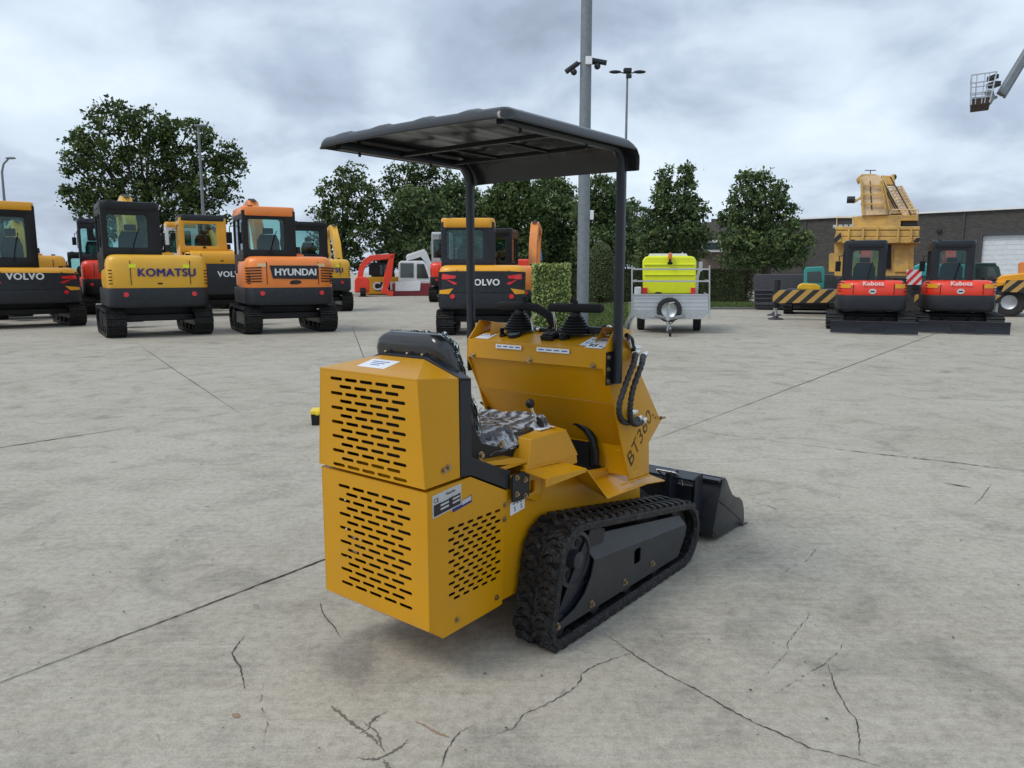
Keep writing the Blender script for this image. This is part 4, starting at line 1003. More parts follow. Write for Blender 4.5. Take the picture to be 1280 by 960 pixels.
    inn = rrect(wc, (wz0 + wz1) / 2, ww, wz1 - wz0, .06)
    m.plate(rrect((cx0 + cx1) / 2, (cz0 + cz1) / 2, fw_, fh, .12, 6), [inn], TY(cy0 + t / 2), t, bev=.012)
    m.plate(rrect((cx0 + cx1) / 2, (cz0 + cz1) / 2 - .15, fw_, fh + .3, .07), [rrect((cx0 + cx1) / 2, (cz0 + cz1) / 2 - .1, fw_ - 2 * fr * 1.0, fh - .1, .07)], TY(cy1), t, bev=.012)
    yc = (cy0 + cy1) / 2
    for X in (cx0 + t / 2, cx1 - t / 2):
        m.plate([(cy0 + .01, cz0 - .25), (cy1 - .01, cz0 - .35), (cy1 - .01, cz1 - .04), (cy0 + .01, cz1 - .04)],
                [rrect(cy0 + cd * .27 + .02, (wz0 + wz1) / 2, cd * .40, wz1 - wz0, .05), rrect(cy0 + cd * .73, (wz0 + wz1) / 2 - .05, cd * .42, wz1 - wz0 + .1, .05)], TX(X), t * .9, bev=.008)
    cabo = m.build('cab', postm or cabm, root, smooth=40)
    m = M(); m.plate(rrect((cx0 + cx1) / 2, yc, fw_ + .02, cd + .08, .16, 6), [], Matrix.Translation((0, 0, cz1 - .045)), .12, bev=.045); m.build('cab_roof', roofm or cabm, cabo, smooth=40)
    if roofm:
        m = M(); m.plate(rrect((cx0 + cx1) / 2, cz1 - .08, fw_ - .12, .16, .03), [], TY(cy0 - .006), .012, bev=.003); m.build('roof_band', roofm, cabo)
    def pane(nm, T, cxx, czz, w_, h_):
        m = M(); m.plate(rrect(cxx, czz, w_, h_, .04), [], T, .008); return m.build(nm, glassm, cabo, smooth=0)
    pane('window', TY(cy0 + t * .6), wc, (wz0 + wz1) / 2, ww + .02, wz1 - wz0 + .01)
    pane('windscreen', TY(cy1), (cx0 + cx1) / 2, (cz0 + cz1) / 2 - .1, fw_ - 2 * fr * .95, fh - .09)
    for X in (cx0 + t / 2, cx1 - t / 2):
        pane('window', TX(X), cy0 + cd * .27 + .02, (wz0 + wz1) / 2, cd * .41, wz1 - wz0 + .01); pane('window', TX(X), cy0 + cd * .73, (wz0 + wz1) / 2 - .05, cd * .43, wz1 - wz0 + .11)
    m = M(); sxm = (cx0 + cx1) / 2; sw = min(.26, fw_ * .27)
    m.loft([[(sxm + a * sw * k, cy0 + .22 + b, zz) for a, b in ((-1, -.05), (1, -.05), (1, .05), (-1, .05))] for zz, k in ((cz0 + .0, 1.05), (cz0 + fh * .36, 1.0), (cz0 + fh * .50, .72))])
    m.box((sxm, cy0 + .22, cz0 + fh * .57), (sw * .95, .09, fh * .12)); m.box((sxm, cy0 + .5, cz0 - .02), (sw * 2.1, .5, .14)); m.box((sxm, yc, cz0 - .22), (fw_ * .9, cd * .9, .1))
    m.box((sxm + sw * .2, cy1 - .3, cz0 + .15), (.3, .12, .5)); m.build('seat', seatm, cabo, bevel=.02)
    m = M(); m.tube([(cx0 + .03, cy0 + .05, wz1 - .1), (cx0 - .03, cy0 + .0, wz1 - .1), (cx0 - .03, cy0, wz0 + .2), (cx0 + .03, cy0 + .05, wz0 + .2)], .012, 8); m.build('grab_rail', SILVER if postm else BLACK, cabo)
    if exhaust:
        m = M(); ex = hw_ * .25 + xo; m.cyl((ex, yb - .05, z2 - .05), (ex, yb - .05, z2 + .10), .06, n=14, m=1); m.cyl((ex, yb - .05, z2 + .08), (ex, yb - .05, z2 + .24), .085, .07, n=16, m=0); m.box((ex, yb - .05, z2 + .02), (.26, .16, .07), m=1)
        m.build('exhaust', [BLACK, body], root)
    # wiper, roof work lamps, mirror and hood rail
    m = M(); m.tube([(wc + ww * .1, cy0 - .01, wz0 - .03), (wc + ww * .28, cy0 - .02, wz0 + (wz1 - wz0) * .62)], .010, 6); m.box((wc + ww * .1, cy0 - .02, wz0 - .05), (.10, .05, .05)); m.build('wiper', BLACK, cabo)
    m = M(); m.box((cx0 + fw_ * .16, cy0 + .02, cz1 + .04), (.12, .07, .08)); m.build('work_lamp', SKIRT, cabo, bevel=.01)
    m = M(); mx_ = cx0 - .10; m.tube([(cx0, cy1 - .1, wz1 - .1), (mx_, cy1 - .05, wz1 - .12), (mx_, cy1 - .05, wz1 - .35)], .014, 6); m.box((mx_ - .02, cy1 - .07, wz1 - .40), (.14, .05, .28)); m.build('mirror', BLACK, cabo, bevel=.01)
    rx0, rx1 = hw_ * .45 + xo, hw_ * .88 + xo; ry = yb + .15
    m = M(); m.tube([(rx0, ry, z2 - .03), (rx0, ry, z2 + .16), (rx0 + .05, ry, z2 + .20), (rx1 - .05, ry, z2 + .20), (rx1, ry, z2 + .16), (rx1, ry, z2 - .06)], .014, 7); m.build('hand_rail', body, root) if hood_rail else None
    m = M(); m.cyl((hw_ * .72 + xo, yb + .35, z2 - .04), (hw_ * .72 + xo, yb + .35, z2 + .05), .06, n=12); m.build('filler_cap', BLACK, hood)
    # side grille slots on the corner of the hood
    for s in (-1, 1):
        for k in range(5):
            X = s * hw_ * .90; zz = z1 + .10 + k * .075
            m = M(); m.box((X + xo, yb + rear_y(X, hw_ * .985, B - .01, p) - .001, zz), (hw_ * .13, .02, .022), rot=Matrix.Rotation(-s * R_(22), 4, 'Z')); m.build('vent_slot', SHOE_B, hood)
    # boom, stick, ram
    bmx = boomx * hw_ + xo; bc = boom or body; k = H * boomh; f0 = yb + D * .8
    m = M(); prof = [(f0, z1), (f0 + .25, z1 - .1), (f0 + boomf * .45, k * .75), (f0 + boomf * .75, k * .97), (f0 + boomf * 1.3, k * .88), (f0 + boomf * 1.33, k * .96), (f0 + boomf * .68, k * 1.0 + .06), (f0 + boomf * .55, k * 1.0), (f0 + boomf * .25, k * .8)]
    m.prism(prof, 'x', bmx - .13, bmx + .13); bo = m.build('boom', bc, root, bevel=.02)
    m = M(); m.cyl((bmx, f0 - .05, z1 + .1), (bmx, f0 + boomf * .22, k * .62), .06, n=12, m=1); m.cyl((bmx, f0 + boomf * .22, k * .62), (bmx, f0 + boomf * .42, k * .80), .035, n=12); m.build('boom_ram', [CHROME, bc], bo)
    m = M(); m.prism([(f0 + boomf * 1.22, k * .98), (f0 + boomf * 1.40, k * .92), (f0 + boomf * 1.18, k * .32), (f0 + boomf * 1.08, k * .32)], 'x', bmx - .09, bmx + .09); m.build('stick', bc, root, bevel=.02)
    m = M(); bx = f0 + boomf * 1.1; bp = [(bx - .05, k * .34), (bx + .15, k * .34), (bx + .10, k * .12), (bx - .20, k * .04), (bx - .55, k * .10), (bx - .62, k * .22), (bx - .50, k * .16), (bx - .22, k * .12)]
    m.prism(bp, 'x', bmx - .32, bmx + .32); m.build('bucket', SKIRT, root, bevel=.01)
    m = M()
    for q in (-.06, -.02, .02, .06): m.tube([(bmx + q, f0 + boomf * .5, k * 1.0), (bmx + q, f0 + boomf * .66, k * 1.0 + .09), (bmx + q, f0 + boomf * .85, k * 1.02)], .014, 6)
    m.build('hose_bundle', BLACK, bo)
    if blade:
        m = M(); bz = .31; yb0 = -1.35
        prof = [(yb0, .03), (yb0 - .05, .02), (yb0 - .015, bz * .5), (yb0 - .04, bz), (yb0 + .0, bz + .01), (yb0 + .03, bz * .5)]
        m.prism(prof, 'x', -W * .46, W * .46)
        for s in (-1, 1): m.prism([(yb0, .10), (L * .35, tH * .55), (L * .35, tH * .75), (yb0, .24)], 'x', s * .30 - .05, s * .30 + .05)
        m.box((0, yb0 + .02, bz * .5), (.5, .12, bz * .6)); m.build('dozer_blade', DGREY, root, bevel=.008)
    info = dict(root=root, hw=hw_, B=B, p=p, yb=yb, xo=xo, z0=z0, z1=z1, z2=z2, cw=cw, hood=hood, cab=cabo, H=H)
    if text:
        for (txt, size, x, zz, mt, bold, shear, space) in text:
            put_text(hood if zz > z1 else cw, txt, size, x + xo, zz, hw_, B, p, mt, bold, shear, space, yb)
    if deco: deco(info)
    return root
def badge(i, name, pts, mt, th=.006, parent=None):
    pts = [(x + i['xo'], z) for x, z in pts]
    return slanted(parent or i['hood'], name, 0, 0, 0, 0, i['hw'], i['B'], i['p'], mt, pts, th, i['yb'])
def volvo_deco(i):
    hw_, z1, z2 = i['hw'], i['z1'], i['z2']
    b0, b1 = z1 - .03, z2 - .16
    badge(i, 'grey_band', [(-hw_ * .97, b0), (-hw_ * .55, b0 - .02), (hw_ * .55, b0 - .02), (hw_ * .97, b0), (hw_ * .98, b1), (hw_ * .60, b1 + .02), (-hw_ * .60, b1 + .02), (-hw_ * .98, b1)], SKIRT, .012)
    h = b1 - b0
    for s in (-1, 1):
        for pts in ([(.57, .80), (.88, .90), (.90, .62), (.60, .66)], [(.88, .62), (.90, .78), (.62, .34), (.56, .38), (.56, .44), (.78, .62)]):
            badge(i, 'tail_lamp', [(s * a * hw_, b0 + b * h) for a, b in pts][::s], RLAMP, .022)
        badge(i, 'yellow_corner', [(s * a * hw_, b0 + b * h) for a, b in ((.64, .16), (.95, .06), (.97, -.12), (.74, -.14))][::s], Y_EXC, .020)
# --- front rank on the left
excavator(44, 410, -40, 'yellow and charcoal excavator with red zigzag tail lamps, cut off by the left edge', W=2.55, H=3.3, z=(.20, .33, .49), body=Y_EXC, roofm=Y_EXC, cabm=BLACK, B=.62, p=4.5,
          cab=(-.72, .22, 1.5), text=[('VOLVO', .24, -.13, 1.375, WHITE, .008, 0, 1.12)], deco=volvo_deco, boom=Y_EXC, boomh=.9, exhaust=False, th=.205, L=3.0)
def kom_deco(i):
    for s in (-1, 1): badge(i, 'warning_sticker', [(s * .52 * i['hw'] - .06, i['z2'] - .30), (s * .52 * i['hw'] + .08, i['z2'] - .30), (s * .52 * i['hw'] + .08, i['z2'] - .22), (s * .52 * i['hw'] - .06, i['z2'] - .22)], FLUO, .006)
excavator(204, 421, -33, 'yellow excavator with big navy lettering and black cab, fully in view left of orange', W=2.3, H=3.03, z=(.228, .375, .625), body=Y_KOM, cabm=BLACK, B=.55, p=6,
          cab=(-.99, .12, 1.5), text=[('KOMATSU', .25, .16, 1.48, NAVY, .007, 0, 1.10)], deco=kom_deco, boomx=-.22, boomh=1.12, exhaust=True, boom=Y_KOM)
def hyu_deco(i):
    hw_, z1 = i['hw'], i['z1']; c = .08
    badge(i, 'name_panel', [(-.56 * hw_ + c, z1 + .53), (-.50 * hw_ + c, z1 + .22), (.50 * hw_ + c, z1 + .20), (.54 * hw_ + c, z1 + .53)], INK, .010)
    badge(i, 'oval_badge', [(c + .14 * math.cos(R_(a)), z1 + .13 + .05 * math.sin(R_(a))) for a in range(0, 360, 30)], SKIRT, .008)
    for s in (-1, 1):
        badge(i, 'warning_sticker', [(s * .66 * hw_ - .08, z1 + .50), (s * .66 * hw_ + .10, z1 + .50), (s * .66 * hw_ + .10, z1 + .58), (s * .66 * hw_ - .08, z1 + .58)], CRANEP, .006)
        for k in range(6): badge(i, 'vent_slot', [(s * .98 * hw_, z1 + .13 + k * .065), (s * .98 * hw_, z1 + .155 + k * .065), (s * .66 * hw_, z1 + .165 + k * .065), (s * .66 * hw_, z1 + .14 + k * .065)], SHOE_B, .006)
excavator(367, 417, -28, 'orange excavator with white lettering on a black name panel', W=2.25, H=3.0, z=(.235, .375, .625), body=OR_HY, cabm=BLACK, roofm=OR_HY, B=.60, p=4.2,
          cab=(-.96, .20, 1.5), text=[('HYUNDAI', .225, .09, 1.49, WHITE, .006, 0, 1.0)], deco=lambda i: hyu_deco(i), boomx=-.30, boomh=1.13, boom=OR_HY)
# lettering stands proud of the name panel
excavator(404, 390, -24, 'yellow excavator half hidden behind the orange one, only its right side showing', W=2.35, H=3.30, z=(.24, .385, .60), body=Y_KOM, B=.55, p=6, cab=(-.95, .28, 1.5),
          text=[('KOMATSU', .25, .16, 1.56, NAVY, .007, 0, 1.10)], deco=kom_deco, boomx=.95, boomh=1.02, boom=Y_KOM)
excavator(281, 395, -28, 'grey and yellow excavator with white lettering, in the gap just left of the orange one', W=2.5, H=3.35, z=(.22, .53, .66), body=Y_EXC, cabm=SKIRT, postm=Y_EXC, B=.6, p=5, cab=(-1.05, .2, 1.5),
          text=[('VOLVO', .26, .30, 1.42, WHITE, .008, 0, 1.12)], boom=Y_EXC, boomh=.9)
excavator(252, 387, -26, 'yellow-roofed excavator farthest back in the gap, mostly hidden by the grey and yellow one', W=2.4, H=3.4, z=(.22, .38, .60), body=Y_EXC, cabm=WHITE, roofm=Y_EXC, cab=(-1.0, .05, 1.4), boomh=.85, boom=Y_EXC)
excavator(44, 399, -38, 'dark-cabbed yellow excavator showing only its cab behind the left edge machine', W=2.2, H=3.38, z=(.22, .38, .60), body=Y_EXC, cab=(-.62, .10, 1.4), boomh=.7, boom=Y_EXC)
excavator(142, 393, -30, 'tall narrow excavator cab with red trim squeezed behind the navy-lettered excavator', W=1.9, H=3.30, z=(.22, .38, .58), body=RED, cabm=DGREY, cab=(-1.0, -.05, 1.4), boomh=.8, boom=TEAL, skirt=BLACK)
excavator(112, 386, -28, 'small black-framed mini digger with red body, farthest back in the leftmost gap', W=1.5, H=2.25, tw=.3, L=1.9, z=(.24, .40, .58), body=RED, cab=(-.9, .6, 1.2), boomh=.7, boom=RED, rubber=True, lens=False)
# --- centre
excavator(603, 420, 0, 'charcoal and yellow excavator with red zigzag tail lamps behind the loader', W=2.2, H=2.70, z=(.235, .40, .615), body=Y_EXC, roofm=Y_EXC, cabm=DGREY, B=.5, p=5.5, cab=(-.93, .27, 1.4),
          text=[('VOLVO', .205, .05, 1.255, WHITE, .008, 0, 1.12)], deco=volvo_deco, boom=Y_EXC, boomh=.8, exhaust=False, L=2.6, boomx=.1)
excavator(628, 404, 8, 'faded orange excavator with vented hood, mostly hidden behind the charcoal and yellow one', W=2.3, H=2.72, z=(.24, .36, .62), body=OR_HI, cab=(-.6, .22, 1.4), boom=OR_HI, boomx=.62, boomh=1.12, boomf=1.5, B=.55, exhaust=False)
excavator(565, 378, 2, 'orange-red excavator with grey framed cab, far back and left of the charcoal and yellow one', W=2.35, H=3.4, z=(.24, .37, .58), body=RED, cabm=SILVER, postm=mat('pale_grey_paint', (.35, .36, .37), .4), cab=(-.92, -.1, 1.4), boomh=.8, boom=RED, skirt=BLACK, exhaust=False)
# --- right pair
def kub_deco(i):
    for s in (-1, 1): badge(i, 'warning_sticker', [(s * .76 * i['hw'] - .12, i['z2'] - .20), (s * .76 * i['hw'] + .12, i['z2'] - .20), (s * .76 * i['hw'] + .12, i['z2'] - .09), (s * .76 * i['hw'] - .12, i['z2'] - .09)], Y_EXC, .006)
    badge(i, 'round_badge', [(.09 * math.cos(R_(a)), i['z2'] - .28 + .07 * math.sin(R_(a))) for a in range(0, 360, 30)], CHROME, .006)
kw = dict(cat='mini excavator', group='pair of red mini excavators facing away', W=2.1, H=2.26, tw=.42, L=2.3, th=.19, z=(.22, .40, .57), body=RED, cabm=DGREY, B=.6, p=3.6, cab=(-.84, .36, 1.35), rubber=True, blade=True,
          boom=RED, boomx=-.1, boomh=1.02, boomf=1.6, deco=kub_deco, lens=False, exhaust=False, rearwin=.92, skirt=SKIRT, bw=.79, winm=(.20, .19))
for (px, py, hd, lab) in ((1087, 413, 22, 'left one of the two red mini excavators, its blade directly below the crane'), (1196, 413, 25, 'right one of the two red mini excavators, next to the telehandler')):
    excavator(px, py, hd, lab, text=[('Kubota', .155, .0, 1.205, WHITE, .004, 0, 1.08)], **kw)
# ================================================================== OTHER MACHINES AND YARD THINGS
def pxm(Y): return Y / F_          # metres per photo pixel at forward distance Y
def P2(px, py, Y): p = at(px, py, Y); return (p.x, p.z)
def root_at(name, px, Y, label, cat, group=None, rz=None):
    x = at(px, 400, Y).x
    return thing(name, (x, Y, 0), -math.atan2(x, Y) if rz is None else rz, label, cat, group)
def lpoly(root, pts, Y, y0=0.0):   # outline -> local x/z polygon on the thing's own plane y = y0
    rz = root.rotation_euler.z; ex = Vector((math.cos(rz), math.sin(rz), 0)); ey = Vector((-math.sin(rz), math.cos(rz), 0)); out = []
    O3 = root.location + ey * y0
    for a, b in pts:
        d = at(a, b, 1.0) - Vector((0, 0, CAMH)); t = (O3 - Vector((0, 0, CAMH))).dot(ey) / d.dot(ey); q = Vector((0, 0, CAMH)) + d * t
        out.append(((q - root.location).dot(ex), q.z))
    return out
def solid(root, name, pts, Y, depth, mt, y0=0.0, bevel=.01, parent=None):
    m = M(); m.prism(lpoly(root, pts, Y, y0), 'y', y0, y0 + depth); return m.build(name, mt, parent or root, bevel=bevel)
# --- red mini excavator seen from the side, arm arched over
Y = 47
r = root_at('excavator', 462, Y, 'small bright red excavator with its arm arched forward and bucket down, beside the yellow counterweight', 'excavator')
solid(r, 'engine_hood', [(443, 350), (446, 346), (458, 346), (462, 352), (462, 366), (443, 366)], Y, 1.6, RED, -.6, .08)
bm_ = solid(r, 'boom', [(446, 349), (449, 333), (455, 324), (463, 319), (493, 317), (493, 323), (466, 326), (459, 331), (455, 338), (453, 350)], Y, .28, RED, 0, .03)
solid(r, 'stick', [(487, 320), (493, 317), (490, 345), (484, 364), (478, 364), (480, 345)], Y, .24, RED, 0, .03)
solid(r, 'bucket', [(476, 366), (478, 360), (486, 363), (492, 365), (491, 371), (486, 369)], Y, .5, RED, -.1, .02)
m = M(); a = lpoly(r, [(466, 323), (486, 321)], Y); m.cyl((a[0][0], .14, a[0][1] + .15), (a[1][0], .14, a[1][1] + .18), .05, n=10, m=0); m.build('stick_ram', SILVER, bm_)
solid(r, 'cab', [(461, 344), (461, 331), (464, 328), (474, 328), (475, 344)], Y, 1.0, BLACK, .9, .05)
for s in (0, 1.5): steel_track(r, 1, -.35 + s * 0 , .35, 2.2, .55, True, y0=-.9) if s == 0 else None
# --- yellow counterweight machine behind
Y = 50
r = root_at('excavator', 480, Y, 'yellow machine with white lettering on a black square, behind the arched red arm', 'excavator')
h_ = solid(r, 'counterweight', [(457, 368), (457, 349), (460, 346), (500, 346), (500, 368)], Y, 2.2, Y_EXC, 0, .08)
b_ = solid(r, 'name_panel', [(469, 363.5), (469, 353), (490, 353), (490, 363.5)], Y, .03, INK, -.03, .0)
me = text_mesh('CAT', .72, .01, .03); a = lpoly(r, [(479.5, 358)], Y)[0]; m = M(); m.mesh(me, 0, Matrix.Translation((a[0], -.04, a[1])) @ Matrix.Rotation(PI / 2, 4, 'X')); m.build('lettering', WHITE, b_, smooth=0)
solid(r, 'cab', [(464, 346), (464, 332), (467, 329), (489, 329), (492, 333), (494, 346)], Y, 1.4, SKIRT, .4, .06)
solid(r, 'window', [(466, 343), (466, 334), (470, 331), (478, 331), (478, 343)], Y, .02, GLASS, .36, .0); solid(r, 'window', [(480, 343), (480, 331), (488, 331), (491, 343)], Y, .02, GLASS, .36, .0)
m = M(); m.box((0, 1.6, .25), (1.8, 1.6, .5)); m.build('undercarriage', STEELT, r, bevel=.1)
# --- white and maroon excavator
Y = 48
r = root_at('excavator', 518, Y, 'white cabbed excavator with maroon side and folded white arm, far back left of the centre', 'excavator')
solid(r, 'lower_body', [(491, 370), (491, 354), (540, 354), (540, 370)], Y, 2.0, MAROON, 0, .06)
solid(r, 'side_panel', [(494, 364), (494, 352), (526, 351), (525, 363.5)], Y, .06, WHITE, -.06, .02)
cb_ = solid(r, 'cab', [(498, 352), (498, 329), (501, 326), (529, 326), (534, 331), (540, 349), (540, 353)], Y, 1.5, WHITE, .1, .05)
solid(r, 'window', [(500.5, 347), (500.5, 329), (517, 329), (517, 347)], Y, .04, mat('dark_glass', (.02, .035, .035), .08, coat=1), .05, .0, parent=cb_)
solid(r, 'window', [(521, 348), (521, 330), (530, 330), (536, 348)], Y, .04, mat('dark_glass', None), .05, .0, parent=cb_)
solid(r, 'boom', [(508, 326), (508, 319), (520, 317), (530, 312), (533, 314), (540, 331), (540, 352), (534, 331), (526, 321), (517, 324)], Y, .35, WHITE, .8, .03)
solid(r, 'stick', [(507, 322), (509, 318), (531, 311), (531, 314)], Y, .2, WHITE, .5, .02)
m = M(); m.box((0, 1.4, .2), (1.8, 1.6, .4)); m.build('undercarriage', STEELT, r, bevel=.1)
# --- blue machine end far behind
Y = 42
r = root_at('lift_boom', 672, Y, 'bright blue upright machine arm poking above the hedge block', 'lift boom')
solid(r, 'arm', [(667, 400), (667, 306), (669, 303), (674, 303), (676, 307), (675, 400)], Y, .4, BLUEP, 0, .03)
solid(r, 'knuckle', [(665, 326), (665, 314), (668, 312), (677, 313), (678, 326)], Y, .5, BLUEP, -.05, .04)
m = M(); m.box((0, .3, .35), (1.6, 1.8, .7)); m.build('chassis', BLUEP, r, bevel=.08)
r = root_at('excavator', 657, 32, 'red machine hood glimpsed right of the faded orange boom', 'excavator')
solid(r, 'engine_hood', [(640, 400), (640, 330), (646, 324), (665, 324), (670, 332), (671, 400)], 32, 1.2, RED, 0, .08)
# --- toolbox
Y = at(395, 531, 7).y
tb = ground(394, 532)
r = thing('toolbox', (tb.x + .10, tb.y + .12, 0), R_(8), 'black toolbox with yellow lid on the concrete, left of the loader', 'toolbox')
m = M(); m.box((0, 0, .055), (.30, .20, .11), taper=1.03); m.build('body', BLACK, r, bevel=.006)
m = M(); m.box((0, 0, .128), (.325, .215, .035)); m.box((0, 0, .15), (.20, .10, .012)); m.box((-.09, -.105, .118), (.04, .02, .03)); m.box((.09, -.105, .118), (.04, .02, .03)); m.build('lid', mat('toolbox_yellow', (.85, .62, .03), .4), r, bevel=.006)
# --- black hose end on a small post near the lawn kerb
m = M(); a = ground(781, 414); p_ = [a + Vector((0, 0, .02)), a + Vector((.05, .6, .02)), a + Vector((.10, 1.3, .03)), a + Vector((.16, 1.9, .25))]
m.tube([tuple(q) for q in p_], .03, 8); tag(m.build('hose', BLACK), 'black hose lying along the kerb beside the trailer', 'hose')
# --- trailer with spare wheel, ladder rails and yellow compressor
Y = 18.6; K = pxm(Y)
r = root_at('trailer', 838, Y, 'aluminium sided flatbed trailer with spare wheel on its front and a drawbar', 'trailer')
pn = solid(r, 'front_panel', [(790.5, 387), (790.5, 369), (885.5, 369), (885.5, 387)], Y, .03, ALU, 0, .004)
for zz in (373, 378, 383): solid(r, 'panel_rib', [(792, zz), (792, zz - 1), (884, zz - 1), (884, zz)], Y, .012, ALU, -.012, .0, parent=pn)
solid(r, 'lower_rail', [(790, 395), (790, 387), (887, 387), (887, 391), (876, 399), (803, 399)], Y, .06, SILVER, -.02, .004)
solid(r, 'side_panel', [(790, 388), (790, 369), (791.5, 369), (791.5, 388)], Y, 2.6, ALU, .03, .003); solid(r, 'side_panel', [(885, 388), (885, 369), (886.5, 369), (886.5, 388)], Y, 2.6, ALU, .03, .003)
solid(r, 'floor', [(791, 389), (791, 386), (885, 386), (885, 389)], Y, 2.6, BOXG, .03, .0)
for x0 in (789, 886): solid(r, 'corner_post', [(x0, 398), (x0, 332), (x0 + 1.8, 332), (x0 + 1.8, 398)], Y, .04, SILVER, -.03, .003)
for zz in (337.5, 352.5, 369.5): solid(r, 'cross_rail', [(790.8, zz), (790.8, zz - 2), (886, zz - 2), (886, zz)], Y, .03, SILVER, -.02, .003)
for zz in (337, 352): 
    for x0 in (789.5, 886): solid(r, 'side_rail', [(x0, zz), (x0, zz - 1.6), (x0 + 1.4, zz - 1.6), (x0 + 1.4, zz)], Y, 2.5, SILVER, .02, .0)
def wheel(root, x, y, zc, R, w, along='x', rimc=SILVER, name='wheel', rr=.62):
    T = Matrix.Translation((x, y, zc)) @ (Matrix.Rotation(PI / 2, 4, 'Y') if along == 'x' else Matrix.Rotation(PI / 2, 4, 'X'))
    m = M(); m.lathe([(R * rr, -w * .42), (R * .84, -w * .5), (R * .96, -w * .44), (R, -w * .3), (R, w * .3), (R * .96, w * .44), (R * .84, w * .5), (R * rr, w * .42)], 34, 0, T, False)
    for k in range(28):
        a = 2 * PI * k / 28
        for sg in (-1, 1):
            q = M(); q.box((R * 1.0 * math.cos(a), R * 1.0 * math.sin(a), sg * w * .22), (R * .05, R * .12, w * .36), rot=Matrix.Rotation(a, 4, 'Z')); m.add(q.v, q.f, 0, T)
    t_ = m.build(name, TYRE, root, smooth=40)
    m = M(); m.lathe([(R * .08, -w * .1), (R * .25, -w * .15), (R * .45, -w * .05), (R * .55, -w * .3), (R * (rr + .01), -w * .43), (R * (rr + .01), w * .43), (R * .55, w * .3), (R * .3, w * .1), (R * .1, w * .12)], 30, 0, T)
    m.build('rim', rimc, t_, smooth=40)
    for k in range(8):
        a = 2 * PI * k / 8
        for sg in (-1,):
            q = M(); q.cyl((R * .42 * math.cos(a), R * .42 * math.sin(a), sg * w * .16), (R * .42 * math.cos(a), R * .42 * math.sin(a), sg * w * .02), R * .06, n=8); m2 = M(); m2.add(q.v, q.f, 0, T); m2.build('rim_hole', SHOE_B, t_)
    return t_
for px_ in (799, 873): 
    a = lpoly(r, [(px_, 406)], Y)[0]; wheel(r, a[0], 1.1, .30, .30, .19)
a = lpoly(r, [(836.5, 387)], Y)[0]; wheel(r, a[0], -.14, a[1], 15 * K, .17, 'y', name='spare_wheel')
m = M(); c = a[0] - .02; m.box((c, -.02, .42), (.9, .06, .05)); m.tube([(-.45, .3, .44), (c, -1.1, .42), (.45, .3, .44)], .035, sq=.2); m.build('drawbar', SILVER, r, bevel=.004)
m = M(); m.tube([(c, -.95, .12), (c, -.95, .72)], .028, 12); m.tube([(c + .02, -.95, .72), (c + .02, -.95, .78), (c + .14, -.95, .80)], .012, 8); m.box((c, -1.12, .44), (.09, .22, .09)); m.box((c + .06, -.95, .16), (.04, .08, .14)); m.build('jockey_leg', SILVER, r, bevel=.004)
m = M(); m.lathe([(.02, -.03), (.08, -.03), (.085, 0), (.08, .03), (.02, .03)], 18, 0, Matrix.Translation((c + .06, -.98, .085)) @ Matrix.Rotation(PI / 2, 4, 'Y')); m.build('jockey_wheel', TYRE, r)
m = M(); m.tube([(c, -1.15, .44), (c + .05, -1.2, .30), (c + .12, -1.0, .34), (c + .2, -.3, .42)], .012, 6); m.build('brake_cable', BLACK, r)
for px_ in (793,): m = M(); a = lpoly(r, [(794, 364)], Y)[0]; m.box((a[0] + .05, .35, a[1]), (.16, .3, .2)); m.build('rope_box', WHITE, r, bevel=.02)
Y = 19.4
r = root_at('compressor', 837, Y, 'fluorescent yellow compressor with amber beacon standing on the trailer', 'compressor')
bz = lpoly(r, [(837, 387)], Y)[0][1]
sh = [(803.5, 368), (803, 326), (806, 321), (812, 320), (862, 320), (868, 321), (870.5, 326), (870, 368)]
cs = solid(r, 'housing', sh, Y, 1.6, FLUO, 0, .05)
m = M(); m.box((0, .8, (bz + lpoly(r, [(837, 368)], Y)[0][1]) / 2), (1.2, 1.4, lpoly(r, [(837, 368)], Y)[0][1] - bz)); m.build('base_frame', SKIRT, r)
solid(r, 'top_lid', [(810, 320.2), (812, 317), (858, 317), (860, 320.2)], Y, 1.4, WHITE, .1, .01)
for zz, hh in ((331.5, 1.6), (344, .8)): solid(r, 'body_rib', [(805, zz), (805, zz - hh), (869, zz - hh), (869, zz)], Y, .03, FLUO, -.03, .008, parent=cs)
for x0 in (803, 863.5): solid(r, 'rear_lamp', [(x0, 367.5), (x0, 359.5), (x0 + 6, 359.5), (x0 + 6, 367.5)], Y, .05, RLAMP, -.05, .006, parent=cs)
solid(r, 'lock_plate', [(818, 367), (820, 365), (826, 365), (828, 367)], Y, .03, SKIRT, -.03, .0, parent=cs)
m = M(); a = lpoly(r, [(837.5, 328)], Y)[0]; m.tube([(a[0], -.02, a[1] - .02), (a[0], -.10, a[1] + .0), (a[0], -.10, a[1] + .08)], .035, 10); m.box((a[0], -.03, a[1] - .02), (.12, .05, .06)); bc = m.build('beacon_bracket', BLACK, cs)
m = M(); m.lathe([(.05, 0), (.055, .05), (.045, .14), (.02, .16)], 16, 0, Matrix.Translation((a[0], -.10, a[1] + .08))); m.build('beacon', AMBER, r)
m = M(); a = lpoly(r, [(871, 345), (876, 333)], Y); m.tube([(a[0][0], .1, bz + .1), (a[0][0] + .02, .1, a[0][1]), (a[1][0], .1, a[1][1])], .04, sq=.2); m.box((a[1][0], .1, a[1][1]), (.09, .05, .24)); m.build('hose_arm', SILVER, r)
